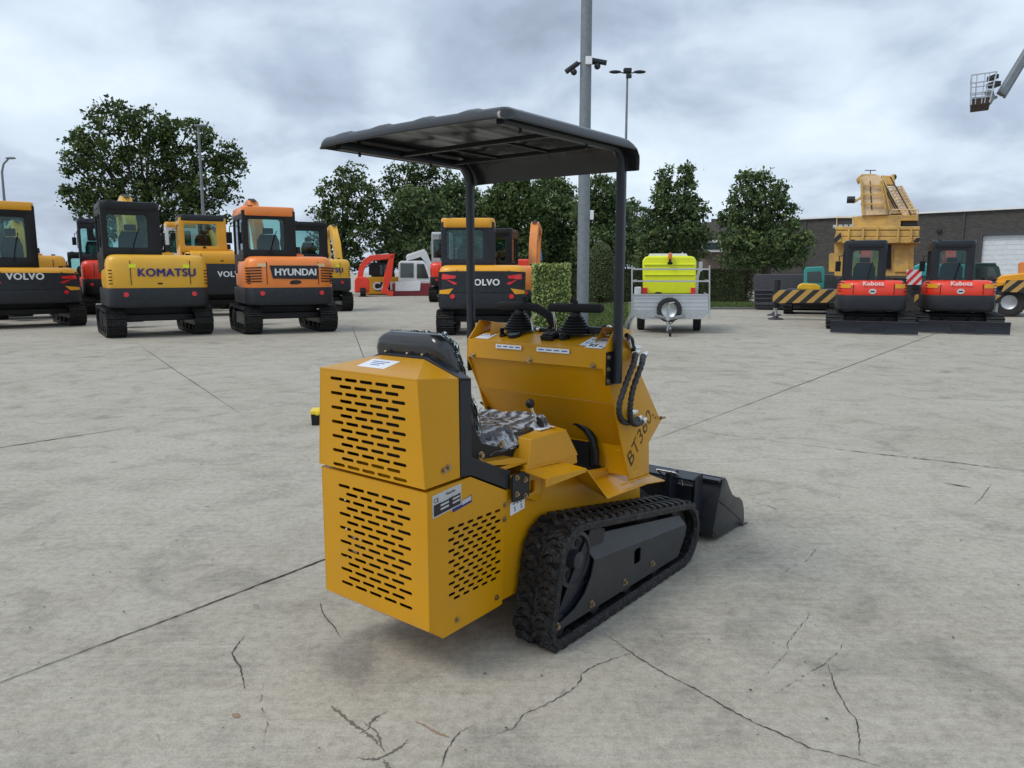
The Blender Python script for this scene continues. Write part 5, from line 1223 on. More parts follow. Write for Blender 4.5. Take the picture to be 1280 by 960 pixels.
# --- container / steel body
Y = 30.0
r = root_at('dump_body', 975, Y, 'dark grey ribbed steel dump body resting on the ground left of the crane', 'dump body')
c_ = solid(r, 'shell', [(943, 386), (942.5, 345), (945, 343), (1046, 343), (1046, 386)], Y, 2.2, BOXG, 0, .02)
for z0_, z1_ in ((364, 361.5), (369, 367.5), (374, 372.5), (381, 378)): solid(r, 'ledge', [(942, z0_), (942, z1_), (1001, z1_), (1001, z0_)], Y, .12, BOXG, -.12, .01, parent=c_)
solid(r, 'recess_panel', [(1001, 385), (1001, 372), (1044, 372), (1044, 385)], Y, .05, BLACK, -.05, .0, parent=c_)
# --- small dozer with teal cab
Y = 27.5
r = root_at('bulldozer', 1012, Y, 'small dozer with teal cab and rounded yellow hood in front of the dump body', 'dozer')
cb_ = solid(r, 'cab', [(1004, 363), (1005, 338), (1007, 334), (1029, 333), (1031, 336), (1031, 363)], Y, 1.0, TEAL, .2, .04)
solid(r, 'window', [(1009, 352), (1009, 340), (1026, 339), (1027, 352)], Y, .03, mat('dark_glass', None), .17, .0, parent=cb_)
solid(r, 'hood', [(996, 362), (997, 357), (1002, 354), (1020, 355), (1026, 358), (1027, 363.5)], Y, .9, mat('warm_yellow_paint', (.8, .48, .02), .35, coat=.4), -.8, .05)
m = M(); m.box((0, .2, .62), (1.7, 1.8, .55)); m.build('chassis', DGREY, r, bevel=.05)
for s in (-1, 1): steel_track(r, s, .75, .3, 2.0, .6, True, y0=-.8)
# --- crane with outriggers
Y = 24.0; K = pxm(Y)
r = root_at('crane', 1095, Y, 'big old ochre mobile crane with folded boom and striped outrigger beam, behind the red excavators', 'crane')
solid(r, 'chassis', [(1046, 396), (1046, 349), (1150, 349), (1150, 392)], Y, 5.0, mat('crane_dark_chassis', (.03, .03, .03), .7, var=.3, dust=.3), .3, .03)
solid(r, 'superstructure', [(1043, 345), (1043, 305), (1045, 305), (1045, 304), (1147, 304), (1147, 306), (1142, 306), (1142, 345)], Y, 3.5, CRANEY, .25, .03)
solid(r, 'recess', [(1101, 336), (1101, 306), (1114, 306), (1114, 336)], Y, .05, BLACK, .19, .0)
for q, (x0, x1, z0_, z1_, yy) in enumerate(((1043, 1150, 304, 296, -.15), (1045, 1149, 295.5, 288, -.10), (1044, 1150, 287.5, 283, -.12))):
    cwt = solid(r, 'counterweight', [(x0, z0_), (x0, z1_), (x1, z1_), (x1, z0_)], Y, 1.2, CRANEY, yy, .02)
    if q == 0:
        for x0_, d in ((1043, 1), (1142, -1)):
            solid(r, 'hazard_plate', [(x0_, 303), (x0_, 297), (x0_ + 8, 297), (x0_ + 8, 303)], Y, .015, HAZ, yy - .016, .0, parent=cwt)
solid(r, 'hazard_plate', [(1044, 303), (1044, 292), (1051, 290), (1052, 302)], Y, .02, HAZ, -.20, .0)
solid(r, 'winch_housing', [(1066, 284), (1066, 273), (1070, 270), (1148, 268), (1148, 276), (1126, 276), (1126, 284)], Y, 2.0, CRANEY, .3, .03)
bx = solid(r, 'boom', [(1077, 269), (1075, 223), (1079, 219.5), (1099, 219), (1103, 224), (1109.5, 268)], Y, .05, CRANEP, .2, .0)
m = M(); a = lpoly(r, [(1077, 269), (1109.5, 268), (1103, 222), (1075, 221)], Y)
m.loft([[(a[0][0], .25, a[0][1]), (a[1][0], .25, a[1][1]), (a[1][0], 1.2, a[1][1]), (a[0][0], 1.2, a[0][1])], [(a[3][0], 2.6, a[3][1]), (a[2][0], 2.6, a[2][1]), (a[2][0], 3.6, a[2][1] - .1), (a[3][0], 3.6, a[3][1] - .1)]]); m.build('boom_box', CRANEP, r, bevel=.02)
solid(r, 'boom_stripe', [(1089, 262), (1087, 226), (1088, 226), (1090.5, 262)], Y, .02, SKIRT, .18, .0, parent=bx)
solid(r, 'boom_section', [(1103, 268), (1100, 238), (1098, 222), (1104, 222), (1118, 250), (1130, 267)], Y, .6, CRANEP, .5, .02)
solid(r, 'boom_head', [(1072, 228), (1070, 224), (1074, 220), (1077, 217.5), (1094, 217.5), (1097, 219), (1097, 222), (1078, 223)], Y, .8, CRANEY, 1.0, .02)
solid(r, 'boom_head', [(1099, 228), (1101, 219), (1113, 219.5), (1118, 217), (1119, 231), (1109, 231)], Y, .5, CRANEY, .9, .02)
m = M(); a = lpoly(r, [(1117.5, 217)], Y)[0]; m.ball((a[0], 1.0, a[1]), .10, 10); m.build('sheave', SKIRT, r)
m = M(); C4 = []
for (q0, q1, w_) in (((1115, 232), (1131, 267), .30),):
    A = lpoly(r, [(1109, 233), (1127, 231), (1146, 264), (1130, 268)], Y)
    c00, c01, c11, c10 = [Vector((p[0], .4, p[1])) for p in A]
    for dy in (0, .7):
        o_ = Vector((0, dy, 0)); m.tube([c00 + o_, c10 + o_], .03, 6); m.tube([c01 + o_, c11 + o_], .03, 6)
        for k in range(9):
            t0, t1 = k / 9, (k + 1) / 9
            l0, l1 = c00.lerp(c10, t0), c00.lerp(c10, t1); r0_, r1_ = c01.lerp(c11, t0), c01.lerp(c11, t1)
            m.tube([l0 + o_, r1_ + o_], .018, 5); m.tube([r0_ + o_, l1 + o_], .018, 5)
    for k in range(10):
        l0 = c00.lerp(c10, k / 9); r0_ = c01.lerp(c11, k / 9); m.tube([l0, l0 + Vector((0, .7, 0))], .018, 5); m.tube([r0_, r0_ + Vector((0, .7, 0))], .018, 5); m.tube([l0, r0_], .018, 5)
m.build('lattice_jib', CRANEP, r)
# pipes, ropes, ribs and rails that break up the crane
for (q0, q1, q2, rr_) in (((1079, 266), (1078, 240), (1077, 224), .03), ((1107, 262), (1104, 242), (1101, 226), .03), ((1112, 262), (1107, 240), (1103, 226), .02)):
    a = lpoly(r, [q0, q1, q2], Y, .12); m = M(); m.tube([(p[0], .12, p[1]) for p in a], rr_, 8); m.build('boom_rail', CRANEY, r)
for zz in (232, 243, 255):
    a = lpoly(r, [(1075.5, zz), (1106, zz)], Y, .1); m = M(); m.tube([(a[0][0], .12, a[0][1]), (a[1][0], .12, a[1][1])], .022, sq=.2); m.build('boom_rib', CRANEY, r)
for k, (q0, q1) in enumerate((((1098, 221), (1120, 262)), ((1101, 221), (1124, 264)), ((1113, 221), (1139, 268)))):
    a = lpoly(r, [q0, q1], Y, .2); m = M(); m.tube([(a[0][0], .3, a[0][1]), (a[1][0], .3, a[1][1])], .018, 6); m.build('hoist_rope', SKIRT, r)
for xx in (1060, 1078, 1096, 1122, 1138):
    a = lpoly(r, [(xx, 303), (xx, 283)], Y, -.2); m = M(); m.box((a[0][0], -.2, (a[0][1] + a[1][1]) / 2), (.06, .06, a[1][1] - a[0][1])); m.build('counterweight_rib', CRANEY, r, bevel=.01)
for (x0, x1, z0_, z1_) in ((1052, 1064, 312, 330), (1068, 1092, 311, 322), (1118, 1136, 312, 340)):
    solid(r, 'access_panel', [(x0, z1_), (x0, z0_), (x1, z0_), (x1, z1_)], Y, .03, CRANEP if x0 == 1068 else CRANEY, .21, .01)
solid(r, 'winch_drum', [(1127, 283), (1127, 276.5), (1147, 276.5), (1147, 283)], Y, .8, SKIRT, .4, .03)
a = lpoly(r, [(1046, 283), (1046, 272), (1066, 272), (1066, 283)], Y, .1); m = M(); m.tube([(p[0], .1, p[1]) for p in a], .02, 6); m.build('hand_rail', CRANEP, r)
a = lpoly(r, [(1112, 268), (1115, 262), (1148, 262), (1148, 268)], Y, .15); m = M(); m.tube([(p[0], .15, p[1]) for p in a], .02, 6); m.build('hand_rail', CRANEP, r)
m = M(); a = lpoly(r, [(1088, 217.5), (1088, 213), (1081, 213), (1095, 213)], Y, 1.2); m.tube([(a[0][0], 1.2, a[0][1]), (a[1][0], 1.2, a[1][1])], .015, 5); m.tube([(a[2][0], 1.2, a[2][1]), (a[3][0], 1.2, a[3][1])], .015, 5); m.build('wind_gauge', SKIRT, r)
m = M(); a = lpoly(r, [(1058, 248), (1068, 248), (1073, 246)], Y); m.cyl((a[0][0], .5, a[0][1]), (a[1][0], .5, a[1][1]), .11, n=18, m=0); m.cyl((a[1][0] - .05, .5, a[1][1] - .08), (a[2][0] + .1, .5, a[2][1] + .05), .05, n=10, m=1); m.build('searchlight', [SKIRT, CRANEP], r)
m = M(); a = lpoly(r, [(1050, 283)], Y)[0]
for k in range(4): m.mark(); m.box((a[0] - .15 + k * .16, .05, a[1]), (.12, .1, .10)); 
m.build('tail_lamp', SILVER, r, bevel=.01)
solid(r, 'ladder_frame', [(1036, 340), (1036, 318), (1040, 316), (1044, 318), (1044, 340)], Y, .6, CRANEY, .4, .02)
solid(r, 'warning_board', [(1133, 356), (1133, 337), (1152, 337), (1152, 356)], Y, .04, REDW, .0, .0)
m = M(); m.prism(lpoly(r, [(966, 379), (966, 363), (1052, 362), (1052, 378)], 22.6, -1.5), 'y', -1.5, -1.1); m.build('outrigger_beam', HAZ, r)
m = M(); a = lpoly(r, [(969.5, 400), (969.5, 350)], 22.5, -1.3)
m.cyl((a[0][0], -1.3, .36), (a[0][0], -1.3, a[1][1] * 1.0), .095, n=16); m.cyl((a[0][0], -1.3, .07), (a[0][0], -1.3, .60), .045, n=16, m=1)
m.lathe([(.24, 0), (.24, .03), (.10, .07), (.06, .12)], 24, 0, Matrix.Translation((a[0][0], -1.3, 0))); m.build('outrigger_jack', [SKIRT, SILVER], r)
m = M(); a = lpoly(r, [(968, 392)], 22.5, 1.0); m.cyl((a[0][0], 1.0, .1), (a[0][0], 1.0, .62), .05, n=12, m=1); m.box((a[0][0] + 1.4, 1.0, .62), (3.0, .3, .2)); m.lathe([(.24, 0), (.24, .03), (.1, .07), (.06, .12)], 24, 0, Matrix.Translation((a[0][0], 1.0, 0))); m.build('outrigger_jack', [SKIRT, SILVER], r)
m = M(); a = lpoly(r, [(1240, 380)], 22.5); m.cyl((a[0][0], -.9, .1), (a[0][0], -.9, .85), .05, n=12, m=1); m.lathe([(.24, 0), (.24, .03), (.1, .07), (.06, .12)], 24, 0, Matrix.Translation((a[0][0], -.9, 0))); m.box((a[0][0] - 1.0, -.9, .72), (2.2, .2, .22), m=2); m.build('outrigger_jack', [SKIRT, SILVER, HAZ], r)
for s in (0, 1, 2):
    for x0 in (-1.1, 1.1): wheel(r, x0, 1.2 + s * 1.6, .5, .5, .4, rimc=CRANEY)
# --- telehandler on the right
Y = 26.0
r = root_at('telehandler', 1248, Y, 'telehandler with dark green cab, yellow hood and white wheel rims at the right edge', 'telehandler')
dg = mat('dark_green_paint', (.012, .05, .045), .35, coat=.3)
cb_ = M(); a = lpoly(r, [(1216, 352), (1217, 332), (1220, 329), (1243, 329), (1249, 334), (1253, 352)], Y)
cb_.prism(a, 'y', .2, .3); cb_.prism(a, 'y', 1.3, 1.4)
b2 = lpoly(r, [(1219, 331), (1245, 331), (1245, 328.5), (1219, 328.5)], Y); cb_.prism(b2, 'y', .15, 1.45); cbo = cb_.build('cab', dg, r, bevel=.02)
solid(r, 'window', [(1220, 350), (1220, 334), (1232, 334), (1232, 350)], Y, .02, MATS['dark_glass'], .17, .0, parent=cbo); solid(r, 'window', [(1234, 350), (1234, 334), (1242, 334), (1248, 350)], Y, .02, MATS['dark_glass'], .17, .0, parent=cbo)
solid(r, 'engine_hood', [(1243, 358), (1246, 348), (1252, 344), (1290, 340), (1290, 358)], Y, 1.2, Y_EXC, -.1, .05)
solid(r, 'fender', [(1243, 366), (1247, 358), (1262, 355), (1262, 352), (1245, 352), (1238, 360)], Y, .5, Y_EXC, -.5, .02)
m = M(); m.prism(lpoly(r, [(1252, 364), (1258, 350), (1292, 350), (1292, 366)], Y), 'y', -.62, -.5); m.build('hazard_plate', HAZ, r)
solid(r, 'chassis', [(1212, 378), (1212, 352), (1295, 352), (1295, 378)], Y, 2.0, BLUEP, .2, .03)
solid(r, 'blue_tank', [(1273, 386), (1273, 366), (1300, 366), (1300, 386)], Y, .8, BLUEP, -.3, .03)
solid(r, 'boom_head', [(1273, 345), (1273, 329), (1277, 327), (1288, 330), (1288, 345)], Y, .6, OR_HI, 0, .03)
for px_ in (1261, 1222): a = lpoly(r, [(px_, 380)], Y)[0]; wheel(r, a[0], -.25 if px_ > 1250 else 1.6, .49, .49, .4, 'y', ALU, 'wheel', .48)
# teal machine glimpsed between the red pair
Y = 30
r = root_at('compact_tractor', 1160, Y, 'teal machine glimpsed in the gap between the two red excavators', 'tractor')
solid(r, 'bonnet', [(1140, 345), (1142, 333), (1150, 329), (1225, 331), (1228, 350)], Y, 1.5, TEAL, 0, .06); solid(r, 'chassis', [(1140, 383), (1140, 345), (1228, 345), (1228, 383)], Y, 1.4, BOXG, .05, .03)
# --- boom lift with basket
Y = 19.0
LB = at(1330, 400, Y)
r = thing('boom_lift', (LB.x, Y, 0), 0, 'grey boom lift basket raised high in the top right corner, its machine out of view', 'boom lift')
def L3(px, py, dy=0): a = at(px, py, Y + dy); return Vector((a.x - LB.x, dy, a.z))
m = M()
q = [L3(1214, 95), L3(1244, 91)]; b_ = [L3(1215, 126), L3(1236, 124)]
tl, tr_, bl, br = L3(1214.5, 94), L3(1246, 89.5), L3(1214, 131), L3(1237, 128)
for dy in (0, .8):
    o_ = Vector((.58 * dy, dy, 0)); m.tube([tl + o_, tr_ + o_], .014, 6)
    for t_ in (0, .22, .55, .72, 1): a = tl.lerp(tr_, t_) + o_; b = bl.lerp(br, t_) + o_; m.tube([a, b], .012 if 0 < t_ < 1 else .018, 6)
    for t_ in (.42, .62, .8): a = tl.lerp(bl, t_) + o_; b = tr_.lerp(br, t_) + o_; m.tube([a, b], .012, 6)
for a in (tl, tr_): m.tube([a, a + Vector((.46, .8, 0))], .014, 6)
for t_ in (.42, .8):
    for (c0, c1) in ((tl, bl), (tr_, br)): a = c0.lerp(c1, t_); m.tube([a, a + Vector((.46, .8, 0))], .012, 6)
m.build('basket', SILVER, r)
m = M(); f0, f1 = L3(1213.5, 122), L3(1237, 120); g0, g1 = L3(1214, 132), L3(1237.5, 129)
m.loft([[f0, f1, f1 + Vector((.46, .8, 0)), f0 + Vector((.46, .8, 0))], [g0, g1, g1 + Vector((.46, .8, 0)), g0 + Vector((.46, .8, 0))]]); m.build('basket_floor', mat('rusty_floor', (.05, .032, .026), .8, var=.4), r)
m = M(); c = L3(1241, 97, .3); m.box(c, (.12, .3, .1)); m.box(L3(1242, 106, .3), (.18, .3, .12)); m.build('control_panel', SKIRT, r, bevel=.01)
m = M(); A = L3(1246, 121, .4); B_ = L3(1249, 112, .4); m.tube([L3(1237, 125, .4), A], .04, 8); m.prism([(v.x, v.z) for v in (L3(1243, 127), L3(1241, 121), L3(1247, 114), L3(1246, 108), L3(1252, 109), L3(1254, 117), L3(1252, 122), L3(1249, 127))], 'y', .3, .5); m.build('jib_knuckle', GALV, r, bevel=.01)
m = M(); e0 = L3(1250, 121, .4); e1 = L3(1252, 115, .4); top = L3(1345, -35, .4)
m.tube([e0.lerp(e1, .5), top], .085, sq=.25); m.tube([e0 + Vector((.1, 0, -.02)), e0.lerp(top, .45) + Vector((.06, 0, -.08))], .035, 10); m.tube([top, Vector((2.2, .4, 1.4))], .12, sq=.25); m.build('boom', GALV, r)
m = M(); m.box((1.6, .4, .95), (2.2, 1.4, .7)); m.build('chassis', mat('lift_grey', (.3, .31, .32), .5), r, bevel=.05)
for x0 in (.8, 2.4):
    for y0_ in (-.4, 1.2): wheel(r, x0, y0_, .42, .42, .3, 'y')
# --- poles
Y = 17.0
a = at(729, 400, Y); r = thing('lamp_mast', (a.x - .02, Y, 0), 0, 'thick grey galvanised mast with security cameras, rising out of the frame', 'mast')
m = M(); m.tube([(0.0, 0, 0), (.0, 0, 4), (.0, 0, 12.5)], [.136, .128, .105], 22); m.build('pole', GALV, r, smooth=60)
m = M(); m.box((.0, 0, .05), (.4, .4, .06)); m.build('base_plate', GALV, r, bevel=.01)
zc = at(729, 79, Y).z
def cam_(sx, dx, dz, tilt):
    m = M(); T = Matrix.Translation((sx * dx, -.05, zc + dz)) @ Matrix.Rotation(tilt, 4, 'Y')
    m.add(*(lambda q: (q.v, q.f))(M().tube([(-.16, 0, 0), (.16, 0, 0)], .055, 12)), 0, T); m.add(*(lambda q: (q.v, q.f))(M().ball((-.02, 0, -.10), .07, 12)), 0, T)
    return m
cc = cam_(-1, .30, -.10, R_(-35)); cc.tube([(-.10, 0, zc), (-.22, 0, zc + .0), (-.28, -.05, zc - .08)], .025, 8); cc.build('security_camera', SKIRT, r)
cc = cam_(1, .28, .02, R_(10)); cc.tube([(.10, 0, zc), (.2, 0, zc)], .03, 8); cc.build('security_camera', SKIRT, r)
m = M(); m.box((.05, -.14, zc + .02), (.14, .06, .16)); m.build('junction_box', PALE, r, bevel=.01)
zb = at(729, 269, Y).z; m = M(); m.box((.17, -.02, zb), (.09, .10, .21)); m.build('sensor_box', PALE, r, bevel=.02)
Y = 40
a = at(780, 400, Y); r = thing('street_lamp', (a.x - .1, Y, 0), 0, 'tall thin lamp post with twin oval heads, right of the thick mast', 'street lamp'); tz = at(780, 92, Y).z
m = M(); m.tube([(0, 0, 0), (0, 0, tz)], [.10, .05], 14); m.build('pole', GALV, r)
for s in (-1, 1):
    m = M(); m.tube([(0, 0, tz), (s * .35, 0, tz + .05)], .03, 8); m.ball((s * .62, 0, tz + .08), (.32, .16, .08), 14); m.build('lamp_head', SKIRT, r)
m = M(); m.box((0, 0, tz + .15), (.40, .3, .2)); m.box((.06, -.1, tz - .15), (.28, .12, .2)); m.build('floodlight', SKIRT, r, bevel=.03)
Y = 35
a = at(262, 400, Y); r = thing('street_lamp', (a.x, Y, 0), 0, 'thin straight lamp post with small flat head in front of the big oak', 'street lamp'); tz = at(258, 157, Y).z
m = M(); m.tube([(0, 0, 0), (0, 0, tz)], [.09, .05], 14); m.build('pole', GALV, r); m = M(); m.box((.12, 0, tz), (.55, .2, .08)); m.build('lamp_head', GALV, r, bevel=.02)
Y = 45
a = at(22, 400, Y); r = thing('street_lamp', (a.x, Y, 0), 0, 'curved neck street lamp at the left edge', 'street lamp'); tz = at(20, 215, Y).z
m = M(); m.tube([(0, 0, 0), (-.1, 0, tz * .8), (-.08, 0, tz), (.06, 0, tz + .45), (.35, 0, tz + .72)], [.09, .07, .06, .055, .05], 12); m.build('pole', GALV, r, smooth=60)
m = M(); m.ball((.5, 0, tz + .78), (.32, .14, .07), 14); m.build('lamp_head', GALV, r)
# ================================================================== BUILDINGS
BRICK = None
def brick_mat():
    m = bpy.data.materials.new('dark_brick'); m.use_nodes = True; nt = m.node_tree; N = nt.nodes; L = nt.links; b = N['Principled BSDF']
    tc = N.new('ShaderNodeTexCoord'); mp = N.new('ShaderNodeMapping'); mp.inputs['Rotation'].default_value = (PI / 2, 0, 0); L.new(tc.outputs['Object'], mp.inputs[0])
    br = N.new('ShaderNodeTexBrick'); br.inputs['Scale'].default_value = 1.0; br.inputs['Brick Width'].default_value = .24; br.inputs['Row Height'].default_value = .075; br.inputs['Mortar Size'].default_value = .008
    br.inputs['Color1'].default_value = (.052, .048, .045, 1); br.inputs['Color2'].default_value = (.085, .078, .071, 1); br.inputs['Mortar'].default_value = (.055, .052, .05, 1); br.inputs['Bias'].default_value = -.1
    L.new(mp.outputs[0], br.inputs[0]); L.new(br.outputs[0], b.inputs['Base Color']); b.inputs['Roughness'].default_value = .9; return m
BRICK = brick_mat()
p0 = at(860, 380, 66); p1 = at(1345, 380, 47)
dv = Vector((p1.x - p0.x, p1.y - p0.y, 0)); Lb = dv.length; ang = math.atan2(dv.y, dv.x)
r = thing('warehouse', (p0.x, p0.y, 0), ang, 'long dark brick warehouse with flat roof and white roller door, behind the crane', 'warehouse')
hB = 5.5
dx0 = None
Ti = Matrix.Rotation(-ang, 4, 'Z') @ Matrix.Translation((-p0.x, -p0.y, 0))
def along(px):
    for k in range(2000):
        t = k / 2000; P = p0 + dv * t
        if CX + F_ * P.x / (P.y * math.cos(PITCH)) >= px: return t * Lb
    return Lb
d0, d1 = along(1224), along(1292)
m = M(); dz = 3.9
m.prism([(0, 0), (d0, 0), (d0, dz), (d1, dz), (d1, 0), (Lb, 0), (Lb, hB), (0, hB)], 'y', 0, .3); m.box((Lb / 2, 9, hB / 2), (Lb, 17.4, hB - .02)) ; m.v = m.v; m.build('wall', BRICK, r, smooth=0)
m = M(); m.box((Lb / 2, 8.9, hB + .06), (Lb + .3, 18.2, .12)); m.build('roof', WHITE, r)
m = M()
for k in range(12): m.prism([(-.0, k * dz / 12), (-.03, k * dz / 12 + .02), (-.03, (k + 1) * dz / 12 - .02), (-.0, (k + 1) * dz / 12)], 'x', d0, d1)
m.v = [(x, y + .25, z) for x, y, z in m.v]; m.build('roller_door', mat('door_white', (.62, .65, .68), .45), r)
for q in (1004, 1110, 1200, 1300):
    m = M(); m.box((along(q), -.06, hB / 2), (.09, .10, hB - .1)); m.build('downpipe', BOXG, r)
m = M(); m.prism([(d0 - .12, 0), (d0 - .12, dz + .12), (d1 + .12, dz + .12), (d1 + .12, 0), (d1, 0), (d1, dz), (d0, dz), (d0, 0)], 'y', -.03, .05); m.build('door_frame', BOXG, r)
m = M(); m.box((along(1170), -.12, 4.3), (.3, .22, .14)); m.build('wall_lamp', SKIRT, r)
Y = 62
r = root_at('house', 885, Y, 'small house with grey tiled roof, dormer windows and chimney glimpsed between the trees', 'house')
solid(r, 'wall', [(855, 380), (855, 292), (915, 292), (915, 380)], Y, 8, mat('house_brick', (.16, .12, .10), .9, var=.2), 0, 0)
solid(r, 'roof', [(848, 297), (868, 279), (925, 275), (930, 297)], Y, 8.6, ROOFT, -.3, 0)
solid(r, 'chimney', [(889, 279), (889, 273.5), (902, 273.5), (902, 279)], Y, 1.0, ROOFT, 2, 0)
dw = solid(r, 'dormer', [(877, 315), (877, 300), (903, 300), (903, 315)], Y, .8, WOOD, -.9, .02); solid(r, 'window', [(879, 312), (879, 303), (900, 303), (900, 312)], Y, .05, MATS['dark_glass'], -.95, 0, parent=dw)
# ================================================================== VEGETATION
def leaf_mat(name, c1, c2, c3):
    m = bpy.data.materials.new(name); m.use_nodes = True; nt = m.node_tree; N = nt.nodes; L = nt.links; b = N['Principled BSDF']
    at_ = N.new('ShaderNodeAttribute'); at_.attribute_name = 'tone'; r = N.new('ShaderNodeValToRGB'); r.color_ramp.elements[0].color = c1 + (1,); r.color_ramp.elements[1].color = c3 + (1,)
    e = r.color_ramp.elements.new(.5); e.color = c2 + (1,); L.new(at_.outputs['Fac'], r.inputs[0]); L.new(r.outputs[0], b.inputs['Base Color'])
    b.inputs['Roughness'].default_value = .6; b.inputs['Specular IOR Level'].default_value = .25
    tl = N.new('ShaderNodeBsdfTranslucent'); L.new(r.outputs[0], tl.inputs[0]); mx = N.new('ShaderNodeMixShader'); mx.inputs[0].default_value = .22
    L.new(b.outputs[0], mx.inputs[1]); L.new(tl.outputs[0], mx.inputs[2]); L.new(mx.outputs[0], N['Material Output'].inputs[0]); return m
LF_OAK = leaf_mat('oak_leaves', (.028, .050, .016), (.060, .098, .028), (.13, .175, .05))
LF_MID = leaf_mat('mixed_leaves', (.046, .078, .034), (.095, .145, .054), (.17, .23, .085))
LF_BR = leaf_mat('bright_leaves', (.045, .080, .026), (.090, .138, .042), (.15, .20, .07))
LF_HEDGE = leaf_mat('hedge_leaves', (.12, .17, .045), (.28, .36, .11), (.60, .64, .30))
LF_BEECH = leaf_mat('beech_hedge_leaves', (.030, .026, .015), (.045, .048, .022), (.06, .075, .03))
LF_GRASS = leaf_mat('grass_blades', (.06, .10, .025), (.10, .15, .04), (.16, .19, .07))
def leaves(C, S, R, tone, name, mt, parent, up=.35):
    n = len(C)
    nrm = R.normal(size=(n, 3)); nrm[:, 2] += up; nrm /= np.linalg.norm(nrm, axis=1)[:, None]
    a = np.cross(nrm, R.normal(size=(n, 3))); a /= np.linalg.norm(a, axis=1)[:, None]; b = np.cross(nrm, a)
    S = S[:, None]; V = np.stack([C + a * S, C + b * S * .62 + nrm * S * .15, C - a * S, C - b * S * .62 + nrm * S * .15], 1).reshape(-1, 3)
    me = bpy.data.meshes.new(name); me.vertices.add(4 * n); me.vertices.foreach_set('co', V.astype(np.float32).ravel())
    me.loops.add(4 * n); me.loops.foreach_set('vertex_index', np.arange(4 * n, dtype=np.int32)); me.polygons.add(n)
    me.polygons.foreach_set('loop_start', np.arange(0, 4 * n, 4, dtype=np.int32)); me.polygons.foreach_set('loop_total', np.full(n, 4, dtype=np.int32))
    at_ = me.attributes.new('tone', 'FLOAT', 'FACE'); at_.data.foreach_set('value', np.clip(tone, 0, 1).astype(np.float32))
    me.materials.append(mt); me.update(calc_edges=True); me.validate()
    o = bpy.data.objects.new(name, me); COL.objects.link(o); o.parent = parent; return o
def tree(px, Y, lobes, label, mt, seed, dens=1.0, leaf=.13, trunk_w=.35, group=None, base=None, limbs=True, ysq=.7, clus=.42, name='tree', cat='tree'):
    R = np.random.default_rng(seed); K = pxm(Y)
    root = root_at(name, px, Y, label, cat, group, 0.0); x0 = root.location.x
    Cs = []; Ts = []; ends = []
    for lb in lobes:
        lx, ly, rx = lb[:3]; ry = lb[3] if len(lb) > 3 else rx
        a = at(lx, ly, Y); cx, cz = a.x - x0, a.z; rx *= K; ry *= K; ryy = rx * ysq
        cy = R.uniform(-.35, .35) * rx; ends.append((cx, cy, cz - ry * .2, max(rx, ry)))
        area = rx * ry; ncl = int(max(6, 26 * dens * area / (clus ** 2)) * .5)
        d = R.normal(size=(ncl, 3)); d /= np.linalg.norm(d, axis=1)[:, None]; rad = R.uniform(.35, 1, size=(ncl, 1)) ** .45 * R.uniform(.88, 1.08, size=(ncl, 1))
        cc = d * rad * np.array([rx, ryy, ry]) + np.array([cx, cy, cz])
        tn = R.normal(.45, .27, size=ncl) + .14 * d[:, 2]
        per = int(15 * (clus / .42) ** 2 * (.13 / leaf) ** 2 * 1.0); per = max(per, 8)
        cs = clus * R.uniform(.5, 1.15, size=(ncl, 1, 1))
        pts = cc[:, None, :] + R.normal(size=(ncl, per, 3)) * cs * np.array([.5, .5, .34])
        Cs.append(pts.reshape(-1, 3)); Ts.append((tn[:, None] + R.normal(0, .12, size=(ncl, per))).ravel())
    C = np.concatenate(Cs); T = np.concatenate(Ts); S = leaf * R.uniform(.40, 1.2, size=len(C))
    keep = C[:, 2] > .15; C, T, S = C[keep], T[keep], S[keep]
    leaves(C, S, R, T, 'crown', mt, root)
    # trunk with limbs reaching the lobes
    m = M(); rr = random.Random(seed); zt = min(e[2] for e in ends) ; topz = max(e[2] for e in ends)
    fork = max(1.2, zt * .8)
    m.tube([(0, 0, -.05), (.03, 0, fork * .5), (.0, 0, fork), (.05, .0, (fork + topz) / 2), (0, 0, topz)], [trunk_w * 1.25, trunk_w, trunk_w * .8, trunk_w * .3, trunk_w * .06], 10)
    if limbs:
        for (ex, ey, ez, er) in ends:
            s0 = fork + rr.uniform(0, .5) * max(0, ez - fork) * .6; mid = Vector((ex * .45, ey * .5, (s0 + ez) / 2 + rr.uniform(-.2, .4)))
            m.tube([(0, 0, s0), mid, (ex, ey, ez), (ex * 1.1 + rr.uniform(-.3, .3), ey, ez + er * .6)], [trunk_w * .34, trunk_w * .2, trunk_w * .09, .015], 7)
            for q in range(5):
                a0 = mid.lerp(Vector((ex, ey, ez)), rr.random()); a1 = Vector((ex, ey, ez)) + Vector((rr.uniform(-1, 1), rr.uniform(-.6, .6), rr.uniform(-.5, 1))) * er * .8
                m.tube([a0, a0.lerp(a1, .5) + Vector((0, 0, .1)), a1], [trunk_w * .12, trunk_w * .07, .012], 5)
    m.build('trunk', BARK, root, smooth=60); return root
